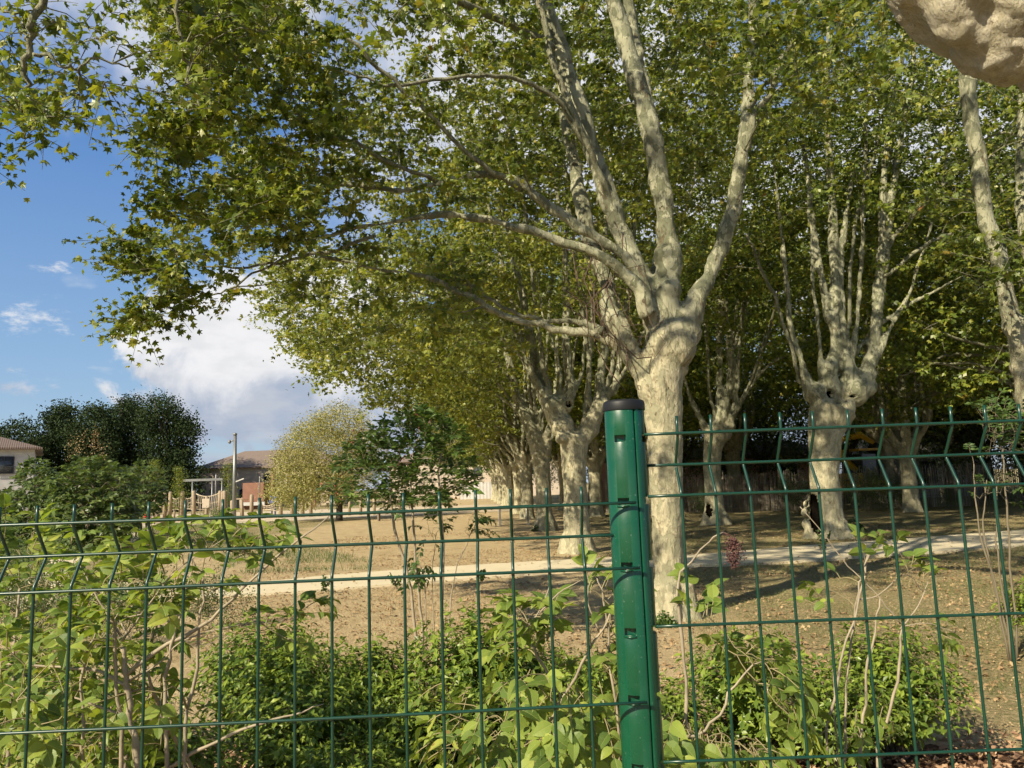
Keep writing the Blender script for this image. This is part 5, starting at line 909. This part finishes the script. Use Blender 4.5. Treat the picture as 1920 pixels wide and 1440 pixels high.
for k, (x, y, s, rz) in enumerate([(9.3, 43, .95, 0), (14.8, 45.5, 1.0, 1), (19.5, 45, 1.05, 2.1), (23.3, 41, 1.1, 3), (28, 38, 1.2, 4.2), (33.5, 40, 1.2, .6), (6.6, 66, 1.3, 1.7), (3.0, 82, 1.3, 3), (11.5, 60, 1.5, 5), (17, 58, 1.6, 2), (26, 54, 1.7, .3), (35, 50, 1.8, 2), (-0.5, 97, 1.5, 4), (36.5, 35, 1.3, 5.1), (25.5, 35.5, .95, 1.3), (24.4, 39.5, 1.1, 2.2), (30, 45, 1.4, .4)]):
    o = (WA, WB)[k % 2]; o = o if o.name not in useb else copy_tree(o); useb.add((WA, WB)[k % 2].name); o.location = (x, y, 0); o.rotation_euler = (0, 0, rz); o.scale = (s, s, s)
    lbs = ['broad green tree behind the pink building', 'dark broad tree behind the reed screen right of the pink building', 'dark broad tree behind the yellow digger', 'broad tree just left of the tall pale house', 'broad tree right of the tall pale house', 'broad tree far to the right behind the screen', 'distant broad tree seen between the two rows of trunks', 'distant broad tree near the white fence', 'tall distant tree above the pink building', 'tall distant tree above the reed screen', 'tall distant tree above the pale house', 'tallest distant tree at the far right', 'farthest broad tree where the left row ends', 'broad tree at the extreme right beyond the reeds', 'small broad tree at the right behind the end of the reeds', 'broad tree between the pale house and the right edge', 'distant broad tree filling the gap at the right edge']
    tag(o, lbs[k], 'tree', 'broad trees closing the background')
def hedge_bush(seed):
    rng = np.random.default_rng(seed); root = empty('hedge_shrub'); cl = ellipsoid_clusters(rng, 110, (0, 0, .75), (1.1, .8, .85), .5, .08); lf = MB(); st = MB(); grow(rng, np.array([(0, 0, 0), (0, 0, .3), (.2, 0, .6), (-.2, .1, .6)]), np.array([.03, .03, .02, .02]), cl, st, .015); foliage(lf, cl, rng, 30, .13, .045, LQ); st.build('stems', M_TWIG, root); lf.build('leaves', M_KOEL2, root, smooth=False); return root
HB = hedge_bush(121); first_h = True
for k, (x, y, s, lb) in enumerate([(11.6, 31.5, 1.1, 'dark shrub just left of the hollow trunk, against the reeds'), (14.6, 32, 1.2, 'dark shrub against the reeds just right of the hollow trunk'), (16.2, 32.3, 1.1, 'rounded shrub below the yellow digger'), (20, 31.5, .8, 'small shrub at the foot of the reed screen'), (22.3, 31.8, 1.2, 'shrub by the reeds under the pale house'), (24.5, 31, 1.5, 'big shrub near the right end of the reed screen'), (8.2, 33.2, .8, 'low shrub by the reeds right of the slim hollowed trunk'), (5.6, 38, 1.0, 'shrub against the screen behind the green post'), (18.1, 32.2, .6, 'smallest shrub at the foot of the reeds'), (22.0, 24.5, 1.0, 'shrub in the shade at the far right behind the path'), (-14.6, 25.5, .75, 'low tufted shrub in the grass by the side path'), (-12.2, 31, .8, 'low shrub beyond the bend of the side path'), (-5.3, 8.5, .62, 'low green shrub at the left edge hiding the end of the path'), (-4.4, 8.1, .55, 'small shrub right of the one at the left edge, before the path'), (-6.3, 10.0, .7, 'shrub behind the left ones, close to the path fork'), (-3.75, 9.4, .5, 'rightmost small shrub in front of the left end of the path'), (-5.1, 10.4, .55, 'shrub at the near edge of the path, left of centre'), (-7.6, 11.6, .8, 'larger shrub beyond the path fork at far left')]):
    o = HB if first_h else copy_tree(HB); first_h = False; o.location = (x, y, 0); o.rotation_euler = (0, 0, k * 1.3); o.scale = (s, s, s); tag(o, lb, 'shrub', 'shrubs along the edges of the park')
# reed screen in three lengths
rg = np.random.default_rng(131)
for k, (a, b_) in enumerate([((4.0, 40.5), (9.8, 36.0)), ((9.8, 36.0), (17.6, 34.2)), ((17.6, 34.2), (29.0, 32.6))]):
    a = np.array(a); b_ = np.array(b_); L_ = np.linalg.norm(b_ - a); root = empty('reed_screen', (*a, 0)); tag(root, ['reed screen behind the green post and the nearest trunk', 'reed screen behind the two hollow trunks', 'long reed screen on the right, paler and lit in places'][k], 'reed screen', 'reed screens along the back of the park')
    m = MB(); n = int(L_ / 0.045)
    for j in range(n):
        p_ = (b_ - a) * (j + rg.uniform(0, .6)) / n; h = 1.75 + rg.normal() * .07; m.tube([(p_[0], p_[1], 0), (p_[0] + rg.normal() * .02, p_[1] + rg.normal() * .01, h)], 0.014, 3)
    m.build('reeds', M_REED, root, smooth=False)
    for z in (.5, 1.3): m = MB(); m.tube([(0, 0.03, z), (b_[0] - a[0], b_[1] - a[1] + .03, z)], .012, 5); m.build('rail_wire', M_STEEL, root)
    for j in range(int(L_ / 2.5) + 1): p_ = (b_ - a) * j * 2.5 / L_; m = MB(); m.tube([(p_[0], p_[1] + .07, 0), (p_[0], p_[1] + .07, 1.95)], .04, 8); m.build('post', M_GREYWOOD, root)

# ------------------------------------------------------------------ buildings
def gable_house(name, label, cat, loc, rz, sx, sy, h, rise, wall, roof, wins, over=.5, chim=False):
    """local x along the front, front face at y=0 looking to -y; hipped roof"""
    root = empty(name, loc, rz); tag(root, label, cat); m = MB(); m.box((sx / 2, sy / 2, h / 2), (sx, sy, h)); m.build('wall', wall, root, smooth=False)
    o_ = over; rd = sy / 2; v = [(-o_, -o_, h), (sx + o_, -o_, h), (sx + o_, sy + o_, h), (-o_, sy + o_, h), (rd * .8, sy / 2, h + rise), (sx - rd * .8, sy / 2, h + rise)]
    v += [(x, y, z - .14) for x, y, z in v[:4]]
    m = MB(); m.add(v, [(0, 1, 5, 4), (2, 3, 4, 5)]); m.add(v, [(1, 2, 5), (3, 0, 4)]); m.add(v, [(6, 7, 1, 0), (7, 8, 2, 1), (8, 9, 3, 2), (9, 6, 0, 3), (9, 8, 7, 6)]); m.build('roof', roof, root, smooth=False)
    for (x, z, w_, hh, rail) in wins:
        m = MB(); t_ = .06
        for c, s_ in (((x, -.02, z - hh / 2), (w_, .1, t_)), ((x, -.02, z + hh / 2), (w_, .1, t_)), ((x - w_ / 2, -.02, z), (t_, .1, hh - t_)), ((x + w_ / 2, -.02, z), (t_, .1, hh - t_)), ((x, -.02, z), (t_ * .8, .09, hh - t_))): m.box(c, s_)
        f = m.build('window', M_FRAME, root, smooth=False); m = MB(); m.box((x, -.015, z), (w_ - .05, .04, hh - .05)); m.build('pane', M_GLASS, f)
        if rail:
            m = MB(); m.box((x, -.16, z - hh * .1), (w_ + .3, .03, .05)); m.box((x, -.16, z - hh / 2), (w_ + .3, .03, .05))
            for q_ in np.linspace(-w_ / 2 - .1, w_ / 2 + .1, 12): m.box((x + q_, -.16, z - hh * .3), (.02, .02, hh * .4 - .05))
            m.build('railing', M_FRAME, root, smooth=False)
    return root
p0 = P(64, 870, 58); rzh = 0.55
gable_house('house', 'pale rendered house with a clay tile roof at the left edge', 'house', (p0[0] - 14 * math.cos(rzh), 58 - 14 * math.sin(rzh), 0), rzh, 14, 9, 5.7, 1.5, M_WHITE, M_TILE, [(12.1, 4.4, 1.2, 1.25, 1), (12.9, 1.8, .6, .9, 0), (8.0, 4.4, 1.2, 1.25, 1), (9.6, 1.5, .9, 1.1, 0)])
p1 = P(372, 900, 92)
gable_house('long_house', 'long old house with a grey-brown tiled roof behind the playground', 'house', (p1[0], 92, 0), 0.05, 17, 10, 4.9, 2.2, M_BEIGE, M_TILE2, [(8.2, 3.6, .7, .8, 0), (9.8, 3.6, .7, .8, 0), (3.0, 3.2, .8, 1.1, 0), (5.4, 1.4, .9, 1.6, 0)])
p2 = P(452, 900, 80)
sh = empty('brick_shed', (p2[0], 80, 0)); tag(sh, 'low brick shed with an overhanging roof left of the yellowing tree', 'shed')
m = MB(); m.box((1.1, 2.5, 1.4), (2.2, 4, 2.8)); m.build('brick_wall', M_BRICK, sh, smooth=False); m = MB(); m.box((5.4, 2.6, 4.15), (5.6, 6.5, .16), tilt=(.08, 'Y')); m.build('roof', M_TILE2, sh, smooth=False)
for x in (3.2, 7.6): m = MB(); m.box((x, .3, 2.05), (.25, .25, 4.1)); m.build('pillar', M_BRICK, sh, smooth=False)
m = MB(); m.box((5.6, 3.6, 1.7), (3.6, .2, 3.4)); m.build('back_wall', M_GREYWOOD, sh, smooth=False); m = MB(); m.box((1.2, .1, .6), (2.6, .3, .35)); m.build('ledge', M_WHITE, sh, smooth=False)
p3 = P(880, 890, 108)
gable_house('far_building', 'pale long building in the shade beyond the end of the left row', 'building', (p3[0] - 12, 112, 0), 0.0, 26, 9, 5.6, 1.6, M_BEIGE, M_TILE2, [(13, 3.8, 1.2, 1.4, 0), (17, 3.8, 1.2, 1.4, 0), (21, 3.8, 1.2, 1.4, 0)])
root = empty('white_fence', (P(862, 920, 98)[0], 98, 0)); tag(root, 'white corrugated fence beyond the end of the left row', 'fence'); m = MB(); n = 60; xs = np.linspace(0, 6.5, n); v = [(x, .03 * math.sin(j * 1.6), z) for z in (0, 2.1) for j, x in enumerate(xs)]; m.add(v, [(j, j + 1, n + j + 1, n + j) for j in range(n - 1)]); m.build('sheet', M_WHITE, root)
for x in (0, 2.2, 4.4, 6.5): m = MB(); m.box((x, .08, 1.05), (.07, .07, 2.1)); m.build('post', M_STEEL, root)
root = gable_house('pink_building', 'low pink rendered building behind the reed screen', 'building', (5.2, 47.5, 0), -0.08, 14.5, 6, 2.9, 1.0, M_PINK, M_TILE, [(3, 1.7, 1.0, 1.1, 0), (8, 1.7, 1.0, 1.1, 0), (11.5, 1.7, 1.0, 1.1, 0)])
gable_house('tall_house', 'tall pale house glimpsed through trees behind the reed screen', 'house', (P(1690, 850, 46)[0], 46, 0), 0.1, 5.5, 6, 5.4, 1.4, M_WHITE, M_TILE, [(1.6, 3.9, .9, 1.3, 0), (3.9, 3.9, .9, 1.3, 0), (1.6, 1.5, .9, 1.3, 0)])

# ------------------------------------------------------------------ digger behind the screen
p4 = P(1618, 880, 37.5); dgx = empty('digger', (p4[0], 37.5, 0), 0.25); tag(dgx, 'small yellow digger parked behind the reed screen', 'digger')
for s_ in (-.75, .75):
    m = MB(); m.box((0, s_, .3), (2.1, .36, .36)); 
    for q_ in (-1.05, 1.05): m.tube([(q_, s_ - .18, .3), (q_, s_ + .18, .3)], .29, 14)
    m.build('track', M_BLK, dgx)
m = MB(); m.box((-.25, 0, .95), (1.9, 1.5, .55)); m.box((-.95, 0, 1.35), (.7, 1.45, .5)); bd = m.build('body', M_YEL, dgx, smooth=False)
m = MB()
for x in (-.55, .45):
    for y in (-.62, .62): m.box((x, y, 1.95), (.09, .09, 1.45))
m.build('cab_frame', M_BLK, dgx, smooth=False)
m = MB(); m.box((-.05, 0, 2.72), (1.25, 1.45, .10)); m.build('cab_roof', M_YEL, dgx, smooth=False); m = MB(); m.box((-.05, 0, 1.9), (.9, 1.14, 1.2)); m.build('cab_glass', M_GLASS, dgx, smooth=False)
m = MB(); m.tube(cr([(.8, 0, 1.0), (-.1 - 1.1, -.2, 2.3), (-1.5, -.3, 3.2)], 8), [.16, .17, .18, .18, .18, .17, .15, .13], 4); m.build('boom', M_YEL, dgx, smooth=False)
m = MB(); m.tube([(-1.5, -.3, 3.2), (-.2, -.3, 3.45), (.5, -.3, 3.05)], [.13, .16, .10], 4); m.build('dipper_arm', M_YEL, dgx, smooth=False)
m = MB(); m.tube([(-1.0, -.25, 2.4), (-.9, -.3, 3.3)], .05, 8); m.build('hydraulic_cylinder', M_BLK, dgx)
m = MB(); m.box((.55, -.3, 2.75), (.4, .5, .45), tilt=(.5, 'Y')); m.build('bucket', M_BLK, dgx, smooth=False)

# ------------------------------------------------------------------ playground
def pole(label, name, cat, mat, x, y, z0, z1, r, group=None, lean=(0, 0), cap=True):
    root = empty(name, (x, y, 0)); m = MB(); m.tube([(0, 0, z0), (lean[0], lean[1], z1 - r * .6), (lean[0] * 1.01, lean[1], z1)], [r, r * .95, r * .6], 10); o = m.build(name, mat, None); o.location = (x, y, 0); bpy.data.objects.remove(root); return tag(o, label, cat, group)
posts = [(230, 943, 963, 'short timber post behind the feathery young trees'), (256, 940, 970, 'short timber post left of the crouching person'), (310, 924, 968, 'timber post at the right end of the log beam'), (319, 922, 970, 'left timber post of the first hanging rope net'), (341, 921, 974, 'timber post between the two hanging rope nets'), (365, 920, 974, 'right timber post of the second hanging rope net'), (411, 920, 972, 'timber post left of the tall lamp post, outer one'), (417, 921, 972, 'middle timber post of the three left of the lamp post'), (422, 920, 972, 'timber post nearest to the tall lamp post'), (472, 927, 966, 'timber post between the lamp post and the yellowing tree'),
         (568, 930, 968, 'timber post seen under the yellowing tree, left one'), (583, 932, 968, 'timber post seen under the yellowing tree, right one'), (655, 930, 964, 'timber post just right of the yellowing tree trunk'), (676, 924, 966, 'tallest timber post right of the yellowing tree'), (750, 930, 958, 'timber post near the low bench table'), (243, 945, 966, 'low timber post at the left start of the slack ropes'), (296, 943, 967, 'low timber post behind the log beam'), (388, 930, 966, 'timber post behind the notice board'), (436, 938, 966, 'short timber post behind the foot of the lamp post'), (455, 936, 966, 'short timber post right of the lamp post'), (490, 938, 966, 'left end post of the low rope bridge'), (527, 936, 968, 'right end post of the low rope bridge'), (548, 934, 968, 'timber post at the left side of the yellowing tree'), (702, 934, 960, 'timber post in the row right of the yellowing tree'), (725, 936, 960, 'timber post behind the low dark bench')]
pp_ = {}
for x, y0, y1, lb in posts:
    Yp = 50.0; q_ = P(x, y0, Yp); pp_[x] = q_; pole(lb, 'timber_post', 'post', M_WOOD, q_[0], Yp, -0.05, q_[2], 0.13 if x < 600 else .1, 'round timber posts of the playground', lean=((x % 7 - 3) * .03, 0))
def rope_net(label, xa, xb, za, sag, z0, nv_, crossed=True, Yp=50.0):
    root = empty('rope_net', ((xa + xb) / 2, Yp, 0)); tag(root, label, 'rope net', 'rope nets of the playground'); c = (xa + xb) / 2; xs = np.linspace(xa - c, xb - c, 11); par = lambda x, z, s_: z - s_ * (1 - (2 * x / (xb - xa)) ** 2)
    m = MB(); m.tube([(x, 0, par(x, za, sag)) for x in xs], .028, 6); m.build('top_rope', M_ROPE, root); m = MB(); m.tube([(x, 0, par(x, z0, -sag * .3)) for x in xs], .024, 6); m.build('bottom_rope', M_ROPE, root)
    m = MB()
    for j in range(1, nv_): x = (xa - xb) / 2 + (xb - xa) * j / nv_; m.tube([(x, 0, par(x, za, sag)), (x * .8 + .03 * (j % 2), 0, par(x, z0, -sag * .3))], .014, 4)
    if crossed:
        for u in (.35, .65): m.tube([(x, .01, par(x, z0 + (za - z0) * u, sag * u)) for x in xs], .014, 4)
    m.build('netting', M_ROPE, root)
w_ = lambda x: pp_[x][0]
rope_net('rope net hanging between the first pair of tall timber posts', w_(319), w_(341), 1.75, .3, .7, 7); rope_net('rope net hanging between the middle and right tall timber posts', w_(341), w_(365), 1.75, .3, .7, 7)
rope_net('wide climbing net stretched left of the tall lamp post', w_(365) + .1, w_(411), 1.75, .2, .25, 12); rope_net('two slack ropes strung left of the first tall posts', w_(256), w_(310), 1.05, .12, .8, 2, False); rope_net('low rope bridge left of the yellowing tree', P(483, 950, 50)[0], P(519, 950, 50)[0], 1.15, .35, .45, 11)
m = MB(); a = P(228, 975, 46); b_ = P(322, 972, 47.5); m.tube([(0, 0, .22), ((b_[0] - a[0]) / 2, .7, .24), (b_[0] - a[0], 1.5, .22)], .14, 10); o = m.build('log_beam', M_WOOD); o.location = (a[0], a[1], 0); tag(o, 'long pale log beam lying in front of the rope posts', 'log beam')
q_ = P(387, 920, 47); root = empty('notice_board', (q_[0], 47, 0)); tag(root, 'small notice board on a post in front of the climbing net', 'notice board'); m = MB(); m.box((0, 0, .7), (.09, .09, 1.4)); m.build('post', M_WOOD, root, smooth=False); m = MB(); m.box((0, -.07, 1.15), (.42, .04, .55)); m.build('board', M_BEIGE, root, smooth=False)
q_ = P(327, 957, 47); pole('short bare timber stub in front of the hanging nets', 'timber_stub', 'post', M_WOOD, q_[0], 47, -.05, .85, .07)
# steel swing frame
q0 = P(344, 901, 53); q1 = P(418, 897, 53); root = empty('swing_frame', (q0[0], 53, 0)); tag(root, 'grey steel frame with a long top beam beyond the rope nets', 'swing frame'); Lx = q1[0] - q0[0]
m = MB(); m.box((Lx / 2, 0, q0[2]), (Lx, .14, .16)); m.build('beam', M_STEEL, root, smooth=False)
for x in (P(361, 900, 53)[0] - q0[0], P(398, 900, 53)[0] - q0[0], Lx - .06): m = MB(); m.tube([(x, .0, 0), (x, 0, q0[2] - .08)], .055, 8); m.build('upright', M_STEEL, root)
q_ = P(405, 900, 55); pole('thin steel pole right behind the swing frame', 'steel_pole', 'pole', M_STEEL, q_[0], 55, 0, P(405, 890, 55)[2], .06)
q_ = P(487, 890, 60); pole('thin steel pole in front of the brick shed', 'steel_pole', 'pole', M_STEEL, q_[0], 60, 0, P(487, 893, 60)[2], .05)
# low timber frames holding young trees
for k, (xp, yt_, w2, lb) in enumerate([(275, 942, 8, 'timber stake frame left of its pair'), (286, 937, 8, 'taller timber stake frame nearer the rope posts'), (448, 933, 12, 'timber stake frame just right of the lamp post'), (118, 968, 9, 'low timber stake frame under the feathery trees')]):
    q_ = P(xp, yt_, 49); ww = w2 / FPX * 49; root = empty('stake_frame', (q_[0], 49, 0)); tag(root, lb, 'stakes', 'stake frames around young trees')
    for x in (-ww / 2, ww / 2): m = MB(); m.tube([(x, 0, 0), (x, 0, q_[2])], .04, 7); m.build('stake', M_WOOD, root)
    m = MB(); m.box((0, -.05, q_[2] - .08), (ww + .1, .04, .09)); m.build('crossbar', M_WOOD, root, smooth=False)
# lamp post with floodlights
q_ = P(441, 815, 45); root = empty('lamp_post', (q_[0], 45, 0)); tag(root, 'tall round grey lamp post in front of the playground', 'lamp post'); m = MB(); m.tube([(0, 0, 0), (0, 0, q_[2])], [.125, .095], 12); m.build('pole', M_STEEL, root)
m = MB(); m.ball((0, -.02, q_[2] + .02), (.13, .13, .1), 12); m.build('top_light', M_STEEL, root); m = MB(); m.tube([(0, -.02, q_[2] - .35), (-.28, -.05, q_[2] - .38)], .035, 8); m.ball((-.30, -.06, q_[2] - .42), (.1, .1, .12), 10); m.build('side_camera', M_STEEL, root)
m = MB(); m.box((.34, -.05, 2.45), (.5, .09, .07), tilt=(-.35, 'Y')); m.build('small_arm', M_WHITE, root, smooth=False)
q_ = P(516, 855, 86); root = empty('utility_pole', (q_[0], 86, 0)); tag(root, 'thin dark utility pole above the shed roof', 'utility pole'); m = MB(); m.tube([(0, 0, 0), (0, 0, q_[2])], .11, 8); m.build('pole', M_DARKBARK, root); m = MB(); m.box((0, -.12, q_[2] - .35), (1.1, .08, .1)); m.build('crossarm', M_DARKBARK, root)
# bench table and tables beyond the trunks
for (xp, Yb, w2, hh, mt, nm_, lb) in [(725, 40, .95, .5, M_GREYWOOD, 'park_bench', 'low dark timber bench on the open soil right of the yellowing tree'), (963, 31.0, 1.25, .75, M_STEEL, 'park_table', 'grey table between the third and fourth left row trunks')]:
    q_ = P(xp, 950, Yb); root = empty(nm_, (q_[0], Yb, 0)); tag(root, lb, 'bench' if 'bench' in nm_ else 'table'); m = MB(); m.box((0, 0, hh), (w2, .55, .07)); m.build('top', mt, root, smooth=False)
    for x in (-w2 / 2 + .06, w2 / 2 - .06): m = MB(); m.box((x, 0, hh / 2 - .02), (.07, .5, hh - .05)); m.build('leg', mt, root, smooth=False)
# people, tiny in the distance
def person(label, loc, rz, joints, edges, radii, skin, top, trous, hair, face=None):
    me = bpy.data.meshes.new('person'); me.from_pydata(joints, edges, []); o = bpy.data.objects.new('person', me); C.objects.link(o); sk = o.modifiers.new('s', 'SKIN'); 
    for v_, r_ in zip(me.skin_vertices[0].data, radii): v_.radius = (r_, r_)
    me.skin_vertices[0].data[0].use_root = True; sb_ = o.modifiers.new('u', 'SUBSURF'); sb_.levels = 2; sb_.render_levels = 2
    dg = bpy.context.evaluated_depsgraph_get(); dg.update(); nm = bpy.data.meshes.new_from_object(o.evaluated_get(dg)); bpy.data.objects.remove(o)
    for q_ in (top, trous, skin): nm.materials.append(q_)
    for p_ in nm.polygons:
        z = p_.center; p_.material_index = 1 if z[2] < joints[0][2] + .02 and abs(z[0]) < .6 else 0
        if z[2] > joints[2][2] + .03 and (Vector(z) - Vector(joints[3])).length < .16: p_.material_index = 2
        p_.use_smooth = True
    o = bpy.data.objects.new('person', nm); C.objects.link(o); o.location = loc; o.rotation_euler = (0, 0, rz); tag(o, label, 'person')
    m = MB(); hd = Vector(joints[3]); m.ball((hd.x, hd.y + .02, hd.z + .03), (.105, .115, .11), 12); m.build('hair', hair, o); return o
M_SKIN = simple('skin', (.48, .28, .2), .6); M_RED = simple('red_cloth', (.6, .03, .03), .8); M_GREY = simple('grey_hair', (.18, .18, .19), .9); M_NAVY = simple('dark_cloth', (.05, .06, .10), .9); M_BLUE = simple('blue_cloth', (.05, .12, .42), .9)
q_ = P(263, 965, 46.5); E = [(0, 1), (1, 2), (2, 3), (1, 4), (4, 5), (5, 6), (1, 7), (7, 8), (8, 9), (0, 10), (10, 11), (11, 12), (12, 13), (0, 14), (14, 15), (15, 16), (16, 17)]
person('person crouching in a red top with grey hair beside the log beam', (q_[0], 46.9, 0), 2.4, [(0, 0, .28), (0, -.16, .55), (0, -.24, .70), (0, -.30, .84), (.19, -.18, .56), (.24, -.36, .36), (.18, -.5, .24), (-.19, -.18, .56), (-.24, -.36, .36), (-.18, -.5, .24), (.11, -.02, .26), (.18, -.38, .44), (.16, -.2, .08), (.16, -.36, .04), (-.11, -.02, .26), (-.18, -.38, .44), (-.16, -.2, .08), (-.16, -.36, .04)], E, [.15, .15, .055, .10, .06, .045, .035, .06, .045, .035, .09, .07, .05, .04, .09, .07, .05, .04], M_SKIN, M_RED, M_NAVY, M_GREY)
q_ = P(513, 945, 54); person('person in blue standing by the low rope bridge', (q_[0], 54, 0), .4, [(0, 0, .86), (0, 0, 1.28), (0, 0, 1.46), (0, -.02, 1.6), (.19, 0, 1.36), (.24, 0, 1.1), (.24, -.1, .86), (-.19, 0, 1.36), (-.24, 0, 1.1), (-.24, -.1, .86), (.1, 0, .8), (.11, 0, .45), (.11, .02, .08), (.11, -.12, .03), (-.1, 0, .8), (-.11, 0, .45), (-.11, .02, .08), (-.11, -.12, .03)], E, [.14, .15, .055, .10, .06, .045, .035, .06, .045, .035, .09, .07, .05, .04, .09, .07, .05, .04], M_SKIN, M_BLUE, M_NAVY, M_DARKBARK)
q_ = P(256, 967, 46.8); m = MB(); m.ball((0, 0, .2), (.2, .15, .24), 12); m.tube(cr([(-.1, 0, .38), (0, 0, .52), (.1, 0, .38)], 8), .015, 6); o = m.build('carrier_bag', M_WHITE); o.location = (q_[0], 46.8, 0); tag(o, 'white bag on the ground beside the crouching person', 'bag')
# ivy and weeds at trunk feet
for k, (px1, py1, s, lb) in enumerate([(1095, 1030, .8, 'ivy tuft at the right foot of the cream forked tree'), (1010, 992, .8, 'ivy tuft at the foot of the third left row tree'), (1600, 990, 1.0, 'ivy clump at the right foot of the hollow trunk'), (1245, 1170, .45, 'weed tuft at the foot of the nearest mottled trunk')]):
    g_ = G(px1, py1 + 4); rg = np.random.default_rng(140 + k); m = MB(); n = 420; a = rg.uniform(0, 6.28, n); rr = rg.uniform(0, 1, n) ** .6 * .32 * s; p_ = np.column_stack([np.cos(a) * rr, np.sin(a) * rr * .6, rg.uniform(0, 1, n) ** 1.5 * .42 * s * (1 - rr / (.4 * s))]); put_leaves(m, LQ, p_, rnd_dirs(rg, n) + np.array([0, -.4, .5]), rnd_dirs(rg, n), np.full(n, .05 * s + .015)); o = m.build('ivy', M_KOEL, smooth=False); o.location = g_; tag(o, lb, 'ivy', 'ivy at the feet of trunks')
for k, (px1, py1, hgt, lb) in enumerate([(1540, 1040, .45, 'tall weed in front of the pale path, right of the hollow trunk'), (745, 1105, .22, 'small weed on the path edge by the young tree stems'), (905, 1092, .2, 'small weed on the lower edge of the path'), (605, 1115, .25, 'thin weed on the path edge further left')]):
    g_ = G(px1, py1); rg = np.random.default_rng(150 + k); root = empty('weed', g_); tag(root, lb, 'weed', 'weeds by the path'); st = MB(); lf = MB(); n = 40; pos_ = []
    for j in range(4): e = np.array([rg.normal() * hgt * .25, rg.normal() * hgt * .25, hgt * rg.uniform(.7, 1.1)]); c_ = cr([(0, 0, 0), e * .6, e], 8); st.tube(c_, .003, 4); pos_ += list(c_[2:])
    pos_ = np.repeat(np.array(pos_), 4, 0); n = len(pos_); put_leaves(lf, LQ, pos_, rnd_dirs(rg, n) + np.array([0, 0, .6]), rnd_dirs(rg, n), np.full(n, .05)); st.build('stem', M_TWIG, root); lf.build('leaves', M_KOEL, root, smooth=False)
